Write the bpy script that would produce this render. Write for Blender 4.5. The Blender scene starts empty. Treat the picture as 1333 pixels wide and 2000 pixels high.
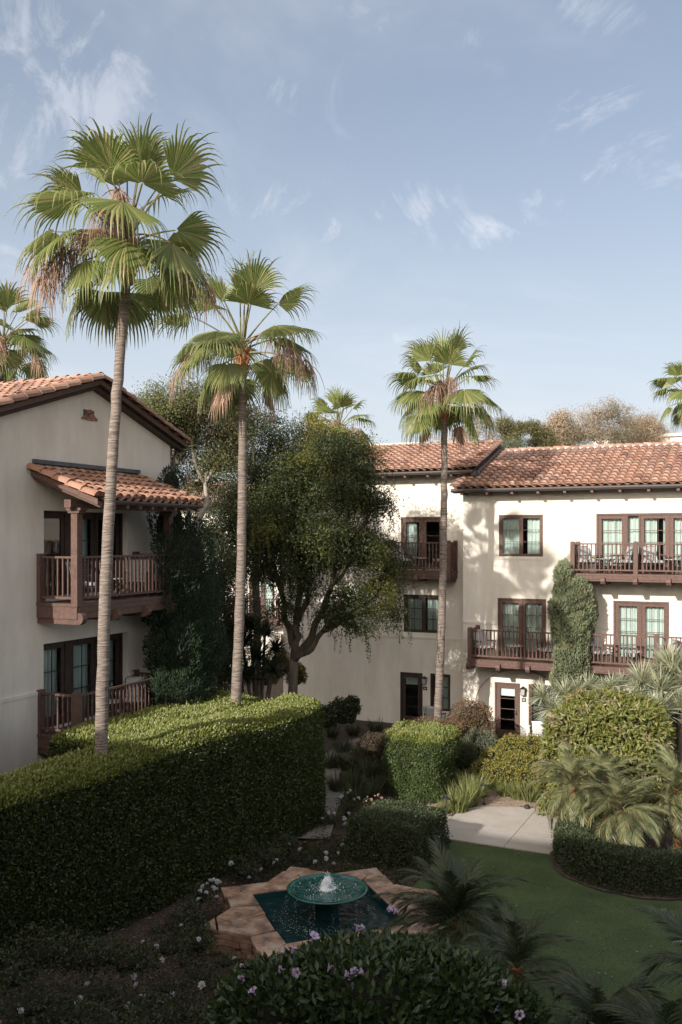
import bpy, math, random
import numpy as np
from mathutils import Vector, Matrix

S = bpy.context.scene
COL = S.collection
RN = random.Random(11)
NG = np.random.default_rng(5)
rad = math.radians

# ------------------------------------------------------------------ camera, sky, sun, exposure
CZ, FPX, CX, HY = 7.7, 1800.0, 666.5, 1050.0
C25, S25 = math.cos(rad(25)), math.sin(rad(25))
cam_d = bpy.data.cameras.new("camera")
cam_d.sensor_fit = 'AUTO'; cam_d.sensor_width = 36; cam_d.lens = FPX / 2000 * 36
cam_d.shift_y = (HY - 1000) / 2000
cam_d.clip_start = .1; cam_d.clip_end = 3000
cam = bpy.data.objects.new("camera", cam_d); COL.objects.link(cam)
cam.location = (0, 0, CZ); cam.rotation_euler = (rad(90), 0, rad(25))
S.camera = cam

LDIR = Vector((.2, 1, -.45)).normalized()            # the way the sunlight travels
SUN_EL = math.asin(-LDIR.z)
sun_d = bpy.data.lights.new("sun", 'SUN'); sun_d.energy = 4.3; sun_d.angle = rad(.6); sun_d.color = (1, .955, .885)
sun = bpy.data.objects.new("sun", sun_d); COL.objects.link(sun)
sun.rotation_euler = LDIR.to_track_quat('-Z', 'Y').to_euler(); sun.location = (-10, -40, 40)

world = bpy.data.worlds.new("World"); S.world = world; world.use_nodes = True
AUREOLE = 4.5
def build_sky():
    nt = world.node_tree; nt.nodes.clear()
    n = nt.nodes.new; L = nt.links.new
    sky = n('ShaderNodeTexSky'); sky.sky_type = 'NISHITA'; sky.sun_disc = False
    sky.sun_elevation = SUN_EL
    sky.sun_rotation = math.atan2(-LDIR.x, -LDIR.y)
    sky.air_density = 1.0; sky.dust_density = 2.2; sky.ozone_density = 1.6; sky.altitude = 50
    tc = n('ShaderNodeTexCoord'); sep = n('ShaderNodeSeparateXYZ'); L(tc.outputs['Generated'], sep.inputs[0])
    def M(op, a, b=None, c=None):
        m = n('ShaderNodeMath'); m.operation = op
        for i, v in enumerate((a, b, c)):
            if v is None: continue
            if isinstance(v, (int, float)): m.inputs[i].default_value = v
            else: L(v, m.inputs[i])
        return m.outputs[0]
    zz = M('MAXIMUM', sep.outputs[2], .03)
    px_ = M('DIVIDE', sep.outputs[0], zz); py_ = M('DIVIDE', sep.outputs[1], zz)
    comb = n('ShaderNodeCombineXYZ'); L(px_, comb.inputs[0]); L(py_, comb.inputs[1])
    def noise(vec, scale, detail, rough, sx=1, sy=1, rot=0, off=(0, 0, 0), dist=0):
        mp = n('ShaderNodeMapping'); mp.inputs['Scale'].default_value = (sx, sy, 1); mp.inputs['Rotation'].default_value = (0, 0, rot)
        mp.inputs['Location'].default_value = off
        L(vec, mp.inputs[0]); t = n('ShaderNodeTexNoise'); t.inputs['Scale'].default_value = scale
        t.inputs['Detail'].default_value = detail; t.inputs['Roughness'].default_value = rough; t.inputs['Distortion'].default_value = dist
        L(mp.outputs[0], t.inputs[0]); return t.outputs['Fac']
    def ss(v, lo, hi):
        r = n('ShaderNodeMapRange'); r.interpolation_type = 'SMOOTHSTEP'; L(v, r.inputs[0])
        r.inputs[1].default_value = lo; r.inputs[2].default_value = hi; return r.outputs[0]
    veil = ss(noise(comb.outputs[0], .55, 7, .62, 1, .55, rad(35), (3.1, 1.2, 0), .6), .44, .78)
    wisp = ss(noise(comb.outputs[0], 2.4, 9, .62, 1, .7, rad(20), (7.7, 2.3, 0), .5), .60, .78)
    # the few clouds that stand in this part of the sky: (direction, half width, half height, strength)
    tot = None
    gen = tc.outputs['Generated']
    fine = noise(gen, 7, 10, .66, 1, 1.8, rad(25), (.4, .1, 0), 1.6)
    fine2 = noise(gen, 22, 8, .62, 1, 2.2, rad(25), (.9, .3, 0), 1.2)
    fsum = M('ADD', M('MULTIPLY', fine, .84), M('MULTIPLY', fine2, .16))
    for (x, y, hw, hh, tilt, st) in ((x, y, hw * 1.3, hh * 1.3, tilt, st) for (x, y, hw, hh, tilt, st) in ((110, 190, 270, 150, -.2, .6), (30, 290, 200, 120, 0, .5), (745, 420, 140, 46, -.18, .9), (945, 450, 95, 34, -.1, .85),
                               (1185, 328, 120, 46, -.35, .9), (1160, 208, 70, 40, -.6, .75), (500, 392, 170, 32, .05, .6), (700, 110, 70, 120, .2, .35),
                               (400, 80, 70, 50, .4, .45), (1140, 15, 120, 40, .1, .45), (790, 662, 50, 16, 0, .6), (520, 160, 80, 50, .5, .4), (1320, 340, 50, 24, -.4, .6), (20, 530, 80, 60, 0, .5), (930, 75, 80, 40, -.5, .35))):
        a, b = (x - CX) / FPX, (HY - y) / FPX
        dv = Vector((a * C25 - S25, a * S25 + C25, b)); ln = dv.length; dv /= ln
        rt = Vector((C25, S25, 0)); up = rt.cross(dv).normalized() * -1
        if up.z < 0: up = -up
        ct, st_ = math.cos(tilt), math.sin(tilt)
        e1 = (rt * ct - up * st_) * (FPX / hw); e2 = (rt * st_ + up * ct) * (FPX / hh)
        def dot(v):
            d = n('ShaderNodeVectorMath'); d.operation = 'DOT_PRODUCT'; L(gen, d.inputs[0]); d.inputs[1].default_value = v; return d.outputs['Value']
        u = M('SUBTRACT', dot(e1), e1.dot(dv)); v = M('SUBTRACT', dot(e2), e2.dot(dv))
        r2 = M('ADD', M('MULTIPLY', u, u), M('MULTIPLY', v, v))
        fall = M('SUBTRACT', 1.0, M('SQRT', r2)); fall = M('MAXIMUM', fall, -1.0)
        fall = M('MULTIPLY', fall, M('GREATER_THAN', dot(dv), 0))
        k = ss(M('ADD', M('MULTIPLY', fall, .55), M('MULTIPLY', M('SUBTRACT', fsum, .53), 5.2)), .0, .95)
        k = M('MULTIPLY', k, ss(fall, -.3, .55)); k = M('MULTIPLY', k, st * .62)
        tot = k if tot is None else M('MAXIMUM', tot, k)
    mask = M('MAXIMUM', tot, M('MULTIPLY', veil, .42))
    mask = M('MINIMUM', M('MAXIMUM', mask, M('MULTIPLY', wisp, .12)), 1.0)
    hz = ss(sep.outputs[2], .62, .0)                     # thin general haze, thicker to the horizon all round
    hz = M('ADD', M('MULTIPLY', M('MULTIPLY', hz, hz), .62), .25)
    sd = n('ShaderNodeVectorMath'); sd.operation = 'DOT_PRODUCT'; L(gen, sd.inputs[0]); sd.inputs[1].default_value = tuple(-LDIR)
    glow = ss(sd.outputs['Value'], -.25, 1.0); glow = M('ADD', 1.0, M('MULTIPLY', M('MULTIPLY', glow, glow), AUREOLE))   # thin haze brightens towards the low sun
    hs = n('ShaderNodeMix'); hs.data_type = 'RGBA'; L(ss(sd.outputs['Value'], -.1, .9), hs.inputs[0]); hs.inputs[6].default_value = (6.2, 6.6, 7.15, 1); hs.inputs[7].default_value = (7.4, 6.6, 5.5, 1)
    hc = n('ShaderNodeVectorMath'); hc.operation = 'SCALE'; L(hs.outputs[2], hc.inputs[0]); L(glow, hc.inputs['Scale'])
    m0 = n('ShaderNodeMix'); m0.data_type = 'RGBA'; L(hz, m0.inputs[0]); L(sky.outputs[0], m0.inputs[6]); L(hc.outputs[0], m0.inputs[7])
    mx = n('ShaderNodeMix'); mx.data_type = 'RGBA'; L(mask, mx.inputs[0]); L(m0.outputs[2], mx.inputs[6]); mx.inputs[7].default_value = (7.4, 7.5, 8.0, 1)
    bg = n('ShaderNodeBackground'); bg.inputs[1].default_value = .0955; L(mx.outputs[2], bg.inputs[0])
    out = n('ShaderNodeOutputWorld'); L(bg.outputs[0], out.inputs[0])
build_sky()
S.view_settings.view_transform = 'Standard'; S.view_settings.look = 'None'
S.view_settings.exposure = 0.46; S.view_settings.gamma = 1.0; S.view_settings.use_curve_mapping = False
S.cycles.max_bounces = 7; S.cycles.transparent_max_bounces = 12; S.cycles.diffuse_bounces = 4

# ------------------------------------------------------------------ helpers: places
def W(x, y, d):
    a = (x - CX) / FPX * d
    return np.array((a * C25 - d * S25, a * S25 + d * C25, CZ - d * (y - HY) / FPX))
def G(x, y, z=0.0):
    return W(x, y, (CZ - z) * FPX / (y - HY))

# ------------------------------------------------------------------ helpers: objects
def tag(o, label=None, cat=None, group=None, kind=None):
    if label: o['label'] = label
    if cat: o['category'] = cat
    if group: o['group'] = group
    if kind: o['kind'] = kind
    return o
def thing(name, label, cat, loc=(0, 0, 0), rotz=0, group=None):
    o = bpy.data.objects.new(name, None); COL.objects.link(o); o.empty_display_size = .2
    o.location = loc; o.rotation_euler = (0, 0, rotz)
    return tag(o, label, cat, group)
def adopt(o, parent):
    if parent is None: return
    o.parent = parent
    m = Matrix.Translation(parent.location) @ parent.rotation_euler.to_matrix().to_4x4() if parent.type == 'EMPTY' else Matrix.Identity(4)
    if not parent.get('_local'): o.matrix_parent_inverse = m.inverted()
def put(name, mesh, parent=None, loc=None, mat4=None):
    o = bpy.data.objects.new(name, mesh); COL.objects.link(o)
    if parent is not None: adopt(o, parent)
    if mat4 is not None: o.matrix_basis = mat4
    elif loc is not None: o.location = loc
    return o
def np_mesh(name, v, t, mats, mi=None, smooth=False):
    v = np.asarray(v, dtype=np.float32); t = np.asarray(t, dtype=np.int32)
    me = bpy.data.meshes.new(name); k = t.shape[1]
    me.vertices.add(len(v)); me.vertices.foreach_set('co', v.ravel())
    me.loops.add(t.size); me.loops.foreach_set('vertex_index', t.ravel())
    me.polygons.add(len(t)); me.polygons.foreach_set('loop_start', np.arange(0, t.size, k, dtype=np.int32))
    me.polygons.foreach_set('loop_total', np.full(len(t), k, dtype=np.int32))
    for m in (mats if isinstance(mats, (list, tuple)) else [mats]): me.materials.append(m)
    if mi is not None: me.polygons.foreach_set('material_index', np.asarray(mi, dtype=np.int32))
    if smooth: me.polygons.foreach_set('use_smooth', np.ones(len(t), dtype=bool))
    me.update(calc_edges=True); return me

class MB:
    def __init__(s): s.v = []; s.f = []; s.mi = []
    def face(s, pts, m=0):
        i = len(s.v); s.v += [tuple(p) for p in pts]; s.f.append(tuple(range(i, i + len(pts)))); s.mi.append(m); return s
    def box(s, a, b, m=0):
        x0, x1 = sorted((a[0], b[0])); y0, y1 = sorted((a[1], b[1])); z0, z1 = sorted((a[2], b[2]))
        i = len(s.v)
        s.v += [(x0, y0, z0), (x1, y0, z0), (x1, y1, z0), (x0, y1, z0), (x0, y0, z1), (x1, y0, z1), (x1, y1, z1), (x0, y1, z1)]
        for f in ((0, 3, 2, 1), (4, 5, 6, 7), (0, 1, 5, 4), (1, 2, 6, 5), (2, 3, 7, 6), (3, 0, 4, 7)):
            s.f.append(tuple(i + k for k in f)); s.mi.append(m)
        return s
    def prism(s, poly, axis, a, b, m=0):
        # poly: 2-D points; axis 0/1/2 = extrusion axis
        def P(p, t):
            q = list(p); q.insert(axis, t); return tuple(q)
        i = len(s.v); n = len(poly)
        s.v += [P(p, a) for p in poly] + [P(p, b) for p in poly]
        s.f.append(tuple(range(i, i + n))[::-1]); s.f.append(tuple(range(i + n, i + 2 * n))); s.mi += [m, m]
        for k in range(n):
            s.f.append((i + k, i + (k + 1) % n, i + n + (k + 1) % n, i + n + k)); s.mi.append(m)
        return s
    def tube(s, pts, rs, n=8, m=0, cap=True):
        pts = [Vector(p) for p in pts]
        if isinstance(rs, (int, float)): rs = [rs] * len(pts)
        i = len(s.v); ref = None
        for k, p in enumerate(pts):
            t = (pts[min(k + 1, len(pts) - 1)] - pts[max(k - 1, 0)]).normalized()
            if ref is None or abs(ref.dot(t)) > .95: ref = Vector((1, 0, 0)) if abs(t.x) < .8 else Vector((0, 1, 0))
            u = (ref - t * ref.dot(t)).normalized(); w = t.cross(u); ref = u
            for q in range(n):
                a = 2 * math.pi * q / n
                s.v.append(tuple(p + (u * math.cos(a) + w * math.sin(a)) * rs[k]))
        for k in range(len(pts) - 1):
            for q in range(n):
                a, b = i + k * n + q, i + k * n + (q + 1) % n
                s.f.append((a, b, b + n, a + n)); s.mi.append(m)
        if cap:
            s.f.append(tuple(i + q for q in range(n))[::-1]); s.f.append(tuple(i + (len(pts) - 1) * n + q for q in range(n))); s.mi += [m, m]
        return s
    def lathe(s, prof, c=(0, 0, 0), n=24, m=0):
        i = len(s.v)
        for r, z in prof:
            for q in range(n):
                a = 2 * math.pi * q / n; s.v.append((c[0] + r * math.cos(a), c[1] + r * math.sin(a), c[2] + z))
        for k in range(len(prof) - 1):
            for q in range(n):
                a, b = i + k * n + q, i + k * n + (q + 1) % n
                s.f.append((a, b, b + n, a + n)); s.mi.append(m)
        return s
    def mesh(s, name, mats, smooth=False):
        me = bpy.data.meshes.new(name); me.from_pydata(s.v, [], s.f)
        for mm in (mats if isinstance(mats, (list, tuple)) else [mats]): me.materials.append(mm)
        me.polygons.foreach_set('material_index', s.mi)
        if smooth: me.polygons.foreach_set('use_smooth', [True] * len(s.f))
        me.update(); return me
    def build(s, name, mats, parent=None, smooth=False):
        return put(name, s.mesh(name, mats, smooth), parent)
def box(name, a, b, mat, parent=None): return MB().box(a, b).build(name, mat, parent)

# ------------------------------------------------------------------ helpers: materials
def new_mat(name):
    m = bpy.data.materials.new(name); m.use_nodes = True
    nt = m.node_tree; b = nt.nodes['Principled BSDF']; return m, nt, b, nt.nodes.new, nt.links.new
def ramp(n, stops):
    r = n('ShaderNodeValToRGB'); el = r.color_ramp.elements
    while len(el) < len(stops): el.new(.5)
    for e, (p, c) in zip(el, stops): e.position = p; e.color = (*c, 1)
    return r
def noise_mat(name, stops, scale=3, detail=6, rough=.85, bump=.3, bscale=40, bdist=.01, spec=.3, stretch=(1, 1, 1), rnd=None, second=None):
    m, nt, b, n, L = new_mat(name)
    tc = n('ShaderNodeTexCoord'); mp = n('ShaderNodeMapping'); mp.inputs['Scale'].default_value = stretch
    L(tc.outputs['Object'], mp.inputs[0])
    t = n('ShaderNodeTexNoise'); t.inputs['Scale'].default_value = scale; t.inputs['Detail'].default_value = detail; t.inputs['Roughness'].default_value = .6
    L(mp.outputs[0], t.inputs[0]); r = ramp(n, stops); L(t.outputs['Fac'], r.inputs[0]); col = r.outputs[0]
    if second:
        t3 = n('ShaderNodeTexNoise'); t3.inputs['Scale'].default_value = second[0]; t3.inputs['Detail'].default_value = 8; L(mp.outputs[0], t3.inputs[0])
        r3 = ramp(n, [(second[1], (0, 0, 0)), (second[2], (1, 1, 1))]); L(t3.outputs['Fac'], r3.inputs[0])
        mx = n('ShaderNodeMix'); mx.data_type = 'RGBA'; L(r3.outputs[0], mx.inputs[0]); L(col, mx.inputs[6]); mx.inputs[7].default_value = (*second[3], 1); col = mx.outputs[2]
    if rnd:
        oi = n('ShaderNodeObjectInfo'); rr = ramp(n, rnd); L(oi.outputs['Random'], rr.inputs[0])
        mx = n('ShaderNodeMix'); mx.data_type = 'RGBA'; mx.blend_type = 'MULTIPLY'; mx.inputs[0].default_value = 1
        L(col, mx.inputs[6]); L(rr.outputs[0], mx.inputs[7]); col = mx.outputs[2]
    L(col, b.inputs['Base Color']); b.inputs['Roughness'].default_value = rough; b.inputs['Specular IOR Level'].default_value = spec
    if bump:
        t2 = n('ShaderNodeTexNoise'); t2.inputs['Scale'].default_value = bscale; t2.inputs['Detail'].default_value = 5; L(mp.outputs[0], t2.inputs[0])
        bp = n('ShaderNodeBump'); bp.inputs['Strength'].default_value = bump; bp.inputs['Distance'].default_value = bdist
        L(t2.outputs['Fac'], bp.inputs['Height']); L(bp.outputs[0], b.inputs['Normal'])
    return m
TINT = {'fan palm leaf': (1.35, 1.40, 1.2), 'hedge leaf': (.62, .68, .75), 'feather palm leaf': (1.5, 1.4, 1.4), 'box leaf': (.85, .85, .85), 'dome vine leaf': (1.35, 1.3, 1.3), 'blue grey sword leaf': (2.4, 2.2, 1.95),
        'strap leaf': (1.3, 1.3, 1.3), 'cypress spray': (2.0, 1.9, 1.85), 'golden shrub leaf': (1.2, 1.2, 1.2), 'grey green shrub leaf': (1.3, 1.3, 1.3), 'dry brown gum leaf': (1.9, 1.95, 2.0), 'pale olive leaf': (1.35, 1.3, 1.3),
        'rose leaf': (.75, .8, .75), 'weeping tree leaf': (.62, .60, .62), 'trumpet vine leaf': (.85, .85, .85), 'shaded feather palm leaf': (.95, .95, .95), 'pine needle tuft': (1.3, 1.3, 1.3)}
def leaf_mat(name, stops, trans=.3, rough=.5, spec=.35, patch=None):
    """each leaf its own tint (random per island); patch = (scale, lo, hi, colour): slow change of tint through the plant"""
    k = TINT.get(name, (1, 1, 1)); stops = [(p, tuple(min(.6, c[i] * k[i]) for i in range(3))) for p, c in stops]
    m, nt, b, n, L = new_mat(name)
    ge = n('ShaderNodeNewGeometry'); r = ramp(n, stops); L(ge.outputs['Random Per Island'], r.inputs[0]); col = r.outputs[0]
    if patch:
        tc = n('ShaderNodeTexCoord'); t = n('ShaderNodeTexNoise'); t.inputs['Scale'].default_value = patch[0]; t.inputs['Detail'].default_value = 3
        L(tc.outputs['Object'], t.inputs[0]); rr = ramp(n, [(patch[1], (0, 0, 0)), (patch[2], (1, 1, 1))]); L(t.outputs['Fac'], rr.inputs[0])
        mx = n('ShaderNodeMix'); mx.data_type = 'RGBA'; L(rr.outputs[0], mx.inputs[0]); L(col, mx.inputs[6]); mx.inputs[7].default_value = (*patch[3], 1); col = mx.outputs[2]
    L(col, b.inputs['Base Color']); b.inputs['Roughness'].default_value = rough; b.inputs['Specular IOR Level'].default_value = spec
    tr = n('ShaderNodeBsdfTranslucent'); L(col, tr.inputs[0])
    ms = n('ShaderNodeMixShader'); ms.inputs[0].default_value = trans; L(b.outputs[0], ms.inputs[1]); L(tr.outputs[0], ms.inputs[2])
    L(ms.outputs[0], nt.nodes['Material Output'].inputs[0]); return m
def stucco_mat():
    m, nt, b, n, L = new_mat('cream stucco')
    tc = n('ShaderNodeTexCoord'); o = tc.outputs['Object']
    def nz(scale, det, st=(1, 1, 1), rg=.6):
        mp = n('ShaderNodeMapping'); mp.inputs['Scale'].default_value = st; L(o, mp.inputs[0])
        t = n('ShaderNodeTexNoise'); t.inputs['Scale'].default_value = scale; t.inputs['Detail'].default_value = det; t.inputs['Roughness'].default_value = rg
        L(mp.outputs[0], t.inputs[0]); return t.outputs['Fac']
    r1 = ramp(n, [(.3, (.72, .665, .585)), (.7, (.80, .74, .66))]); L(nz(.7, 6), r1.inputs[0])
    r2 = ramp(n, [(.33, (.80, .77, .73)), (.60, (1, 1, 1))]); L(nz(1.1, 7, (1, 1, .22), .7), r2.inputs[0])       # weather streaks
    mx = n('ShaderNodeMix'); mx.data_type = 'RGBA'; mx.blend_type = 'MULTIPLY'; mx.inputs[0].default_value = .8
    L(r1.outputs[0], mx.inputs[6]); L(r2.outputs[0], mx.inputs[7]); L(mx.outputs[2], b.inputs['Base Color'])
    b.inputs['Roughness'].default_value = .92; b.inputs['Specular IOR Level'].default_value = .15
    bp = n('ShaderNodeBump'); bp.inputs['Strength'].default_value = .5; bp.inputs['Distance'].default_value = .02
    ad = n('ShaderNodeMath'); ad.operation = 'ADD'; L(nz(5, 3), ad.inputs[0])
    ml = n('ShaderNodeMath'); ml.operation = 'MULTIPLY'; ml.inputs[1].default_value = .25; L(nz(45, 4), ml.inputs[0]); L(ml.outputs[0], ad.inputs[1])
    L(ad.outputs[0], bp.inputs['Height']); L(bp.outputs[0], b.inputs['Normal']); return m
def glass_mat():
    m, nt, b, n, L = new_mat('window glass')
    nt.nodes.remove(b)
    t = n('ShaderNodeBsdfTransparent'); t.inputs[0].default_value = (.88, .93, .91, 1)
    g = n('ShaderNodeBsdfGlossy'); g.inputs['Roughness'].default_value = .02
    f = n('ShaderNodeFresnel'); f.inputs[0].default_value = 1.55
    ms = n('ShaderNodeMixShader'); L(f.outputs[0], ms.inputs[0]); L(t.outputs[0], ms.inputs[1]); L(g.outputs[0], ms.inputs[2])
    L(ms.outputs[0], nt.nodes['Material Output'].inputs[0]); return m
def plain(name, col, rough=.6, spec=.4, metal=0):
    m, nt, b, n, L = new_mat(name); b.inputs['Base Color'].default_value = (*col, 1); b.inputs['Roughness'].default_value = rough
    b.inputs['Specular IOR Level'].default_value = spec; b.inputs['Metallic'].default_value = metal; return m

M = {}
M['stucco'] = stucco_mat()
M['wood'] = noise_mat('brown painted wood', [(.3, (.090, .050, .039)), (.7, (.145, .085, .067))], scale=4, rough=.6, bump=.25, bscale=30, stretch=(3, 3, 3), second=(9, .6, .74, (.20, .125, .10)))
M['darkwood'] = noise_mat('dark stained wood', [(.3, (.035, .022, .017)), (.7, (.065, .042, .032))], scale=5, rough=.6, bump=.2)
TR = [(0, (.50, .42, .42)), (.12, (1, .82, .74)), (.3, (1.12, 1, .95)), (.45, (.8, .68, .64)), (.6, (1.2, 1.02, .92)), (.75, (1, .8, .7)), (.88, (1.3, 1.25, 1.2)), (1, (.66, .6, .6))]
M['tile'] = noise_mat('terracotta roof tile', [(.25, (.285, .185, .145)), (.75, (.415, .29, .235))], scale=5, rough=.85, bump=.35, bscale=45, rnd=TR, second=(7, .55, .72, (.38, .325, .275)), spec=.2)
M['tilenew'] = noise_mat('orange roof tile', [(.25, (.31, .18, .13)), (.75, (.45, .29, .21))], scale=5, rough=.8, bump=.35, bscale=45, rnd=TR, second=(6, .60, .72, (.26, .21, .17)))
M['pan'] = noise_mat('terracotta pan tile', [(.25, (.24, .13, .095)), (.75, (.38, .23, .17))], scale=4, rough=.85, bump=.3, bscale=40)
M['mortar'] = noise_mat('ridge mortar', [(.3, (.45, .40, .34)), (.7, (.58, .53, .46))], scale=8)
M['gutter'] = plain('dark bronze gutter', (.055, .042, .036), .45, .5)
M['lead'] = noise_mat('grey lead flashing', [(.3, (.07, .07, .075)), (.7, (.12, .12, .125))], scale=6, rough=.55, bump=.15)
M['glass'] = glass_mat()
M['curtain'] = noise_mat('sheer curtain', [(.3, (.50, .55, .52)), (.7, (.60, .65, .62))], scale=3, rough=.9, bump=0)
M['blind'] = plain('white roller blind', (.62, .68, .65), .9)
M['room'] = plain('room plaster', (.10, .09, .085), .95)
M['iron'] = plain('black iron', (.02, .019, .018), .5, .5)
M['metal'] = noise_mat('dark chair frame', [(.3, (.04, .028, .022)), (.7, (.06, .042, .034))], scale=9, rough=.5, bump=.1)
M['cushion'] = noise_mat('grey cushion cloth', [(.3, (.36, .36, .36)), (.7, (.46, .46, .455))], scale=20, rough=.95, bump=.3, bscale=120)
M['palecushion'] = noise_mat('pale cushion cloth', [(.3, (.58, .58, .58)), (.7, (.68, .68, .67))], scale=20, rough=.95, bump=.3, bscale=120)
M['tabletop'] = noise_mat('stone table top', [(.3, (.45, .44, .42)), (.7, (.58, .57, .55))], scale=12, rough=.4, bump=0)
M['plaque'] = plain('pale plaque metal', (.45, .42, .38), .4, .5)
M['frost'] = plain('frosted lamp glass', (.42, .40, .36), .35, .5)
M['soil'] = noise_mat('garden soil', [(.3, (.035, .025, .018)), (.7, (.085, .060, .045))], scale=3, detail=9, rough=.95, bump=.9, bscale=14, bdist=.06, second=(22, .55, .66, (.16, .11, .085)))
M['mulch'] = noise_mat('pale bare soil', [(.3, (.27, .19, .14)), (.7, (.40, .30, .235))], scale=3, detail=9, rough=.95, bump=.9, bscale=11, bdist=.05, second=(20, .58, .68, (.12, .08, .055)))
M['paving'] = noise_mat('washed concrete', [(.3, (.38, .335, .29)), (.7, (.47, .42, .37))], scale=1.2, detail=9, rough=.9, bump=.25, bscale=120, bdist=.004, second=(60, .55, .7, (.33, .29, .25)))
M['walk'] = noise_mat('shaded garden walk', [(.3, (.16, .135, .115)), (.7, (.23, .20, .175))], scale=2, detail=9, rough=.95, bump=.3, bscale=90, bdist=.006)  # darker copy of the paving; the bed's shade is put into its colour
M['lawn'] = noise_mat('turf', [(.25, (.046, .070, .030)), (.75, (.095, .120, .054))], scale=.9, detail=9, rough=.95, bump=.6, bscale=90, bdist=.02, spec=.1)
M['blade'] = leaf_mat('turf blades', [(0, (.045, .068, .028)), (1, (.078, .10, .048))], .25, .7, .2)
M['stone'] = noise_mat('flagstone coping', [(.36, (.12, .095, .08)), (.5, (.31, .19, .125)), (.64, (.40, .33, .27))], scale=3.4, detail=9, rough=.75, bump=.6, bscale=16, bdist=.015, rnd=[(0, (.82, .78, .76)), (.5, (1, 1, 1)), (1, (1.12, 1.02, .92))])
M['ledge'] = noise_mat('ledge stone', [(.25, (.17, .105, .07)), (.75, (.32, .22, .155))], scale=5, detail=8, rough=.85, bump=.7, bscale=25, bdist=.015, rnd=[(0, (.5, .47, .46)), (.35, (1, .9, .85)), (.7, (1.3, 1.2, 1.1)), (1, (.8, .8, .85))])
M['grout'] = noise_mat('dark joint mortar', [(.3, (.07, .055, .045)), (.7, (.11, .09, .075))], scale=9)
M['pooltile'] = noise_mat('green pool tile', [(.3, (.006, .026, .028)), (.7, (.014, .055, .055))], scale=6, rough=.35, bump=.2, bscale=30)
M['glaze'] = noise_mat('green glazed bowl', [(.3, (.010, .075, .06)), (.7, (.03, .15, .115))], scale=5, detail=8, rough=.2, bump=.15, bscale=30, spec=.6, second=(9, .62, .72, (.16, .15, .10)))
def water_mat(name, col, bump, bscale):
    m, nt, b, n, L = new_mat(name)
    b.inputs['Base Color'].default_value = (*col, 1); b.inputs['Roughness'].default_value = .06; b.inputs['IOR'].default_value = 1.33; b.inputs['Transmission Weight'].default_value = .15
    tc = n('ShaderNodeTexCoord'); t = n('ShaderNodeTexNoise'); t.inputs['Scale'].default_value = bscale; t.inputs['Detail'].default_value = 4; t.inputs['Distortion'].default_value = 1
    L(tc.outputs['Object'], t.inputs[0]); bp = n('ShaderNodeBump'); bp.inputs['Strength'].default_value = bump; bp.inputs['Distance'].default_value = .03
    L(t.outputs['Fac'], bp.inputs['Height']); L(bp.outputs[0], b.inputs['Normal']); return m
M['water'] = water_mat('pool water', (.010, .032, .034), .5, 9)
M['bowlwater'] = water_mat('bowl water', (.010, .075, .062), .5, 9)
M['foam'] = plain('white water', (.80, .83, .84), .4, .5)
M['palmtrunk'] = noise_mat('ringed palm bark', [(.34, (.105, .08, .066)), (.64, (.31, .25, .21))], scale=1.6, detail=9, rough=.9, bump=.9, bscale=1.6, bdist=.04, stretch=(2.2, 2.2, 22))
M['boot'] = noise_mat('rusty leaf bases', [(.3, (.20, .075, .03)), (.7, (.36, .17, .08))], scale=9, rough=.85, bump=.6, bscale=30)
M['fan'] = leaf_mat('fan palm leaf', [(0, (.095, .120, .038)), (.5, (.135, .155, .052)), (.9, (.18, .19, .075)), (1, (.28, .22, .12))], .42, .42, .5)
M['petiole'] = plain('palm leaf stalk', (.16, .15, .06), .5, .4)
M['deadpalm'] = leaf_mat('dry palm strands', [(0, (.20, .11, .07)), (.5, (.32, .20, .14)), (1, (.46, .33, .25))], .2, .8, .2)
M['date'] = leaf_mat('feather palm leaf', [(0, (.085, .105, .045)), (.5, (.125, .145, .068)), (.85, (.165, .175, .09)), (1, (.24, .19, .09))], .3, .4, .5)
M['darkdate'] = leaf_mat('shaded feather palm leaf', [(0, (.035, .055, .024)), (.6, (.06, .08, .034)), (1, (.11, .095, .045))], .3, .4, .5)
M['lit_shoots'] = leaf_mat('sunlit hedge top leaf', [(0, (.13, .165, .030)), (.5, (.20, .225, .048)), (.85, (.27, .28, .075)), (1, (.35, .33, .13))], .35, .36, .5)  # lighter hedge leaf for the tops; sunlit brightness is put into the colour
M['hedge'] = leaf_mat('hedge leaf', [(0, (.050, .075, .014)), (.45, (.080, .108, .020)), (.85, (.115, .140, .030)), (.96, (.17, .17, .055)), (1, (.30, .17, .08))], .3, .36, .5)
M['boxleaf'] = leaf_mat('box leaf', [(0, (.050, .085, .020)), (.5, (.085, .125, .032)), (1, (.14, .17, .055))], .3, .42, .5)
M['darkbox'] = leaf_mat('dark clipped leaf', [(0, (.022, .036, .013)), (.6, (.042, .062, .020)), (1, (.085, .085, .035))], .25, .42, .45)
M['treeA'] = leaf_mat('pale olive leaf', [(0, (.055, .070, .020)), (.5, (.10, .115, .038)), (.9, (.15, .155, .06)), (1, (.20, .16, .10))], .35, .5, .35, (.5, .5, .68, (.15, .125, .07)))
M['treeB'] = leaf_mat('weeping tree leaf', [(0, (.028, .046, .013)), (.5, (.055, .080, .020)), (.85, (.095, .115, .028)), (1, (.19, .17, .035))], .3, .45, .4, (.45, .56, .70, (.125, .130, .022)))
M['treeC'] = leaf_mat('dark evergreen leaf', [(0, (.018, .028, .013)), (.6, (.045, .062, .024)), (1, (.09, .095, .04))], .25, .5, .35, (.5, .55, .7, (.08, .085, .035)))
M['euca'] = leaf_mat('dry brown gum leaf', [(0, (.14, .10, .065)), (.5, (.22, .165, .11)), (1, (.30, .235, .165))], .3, .6, .3, (.12, .45, .62, (.15, .135, .075)))
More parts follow.
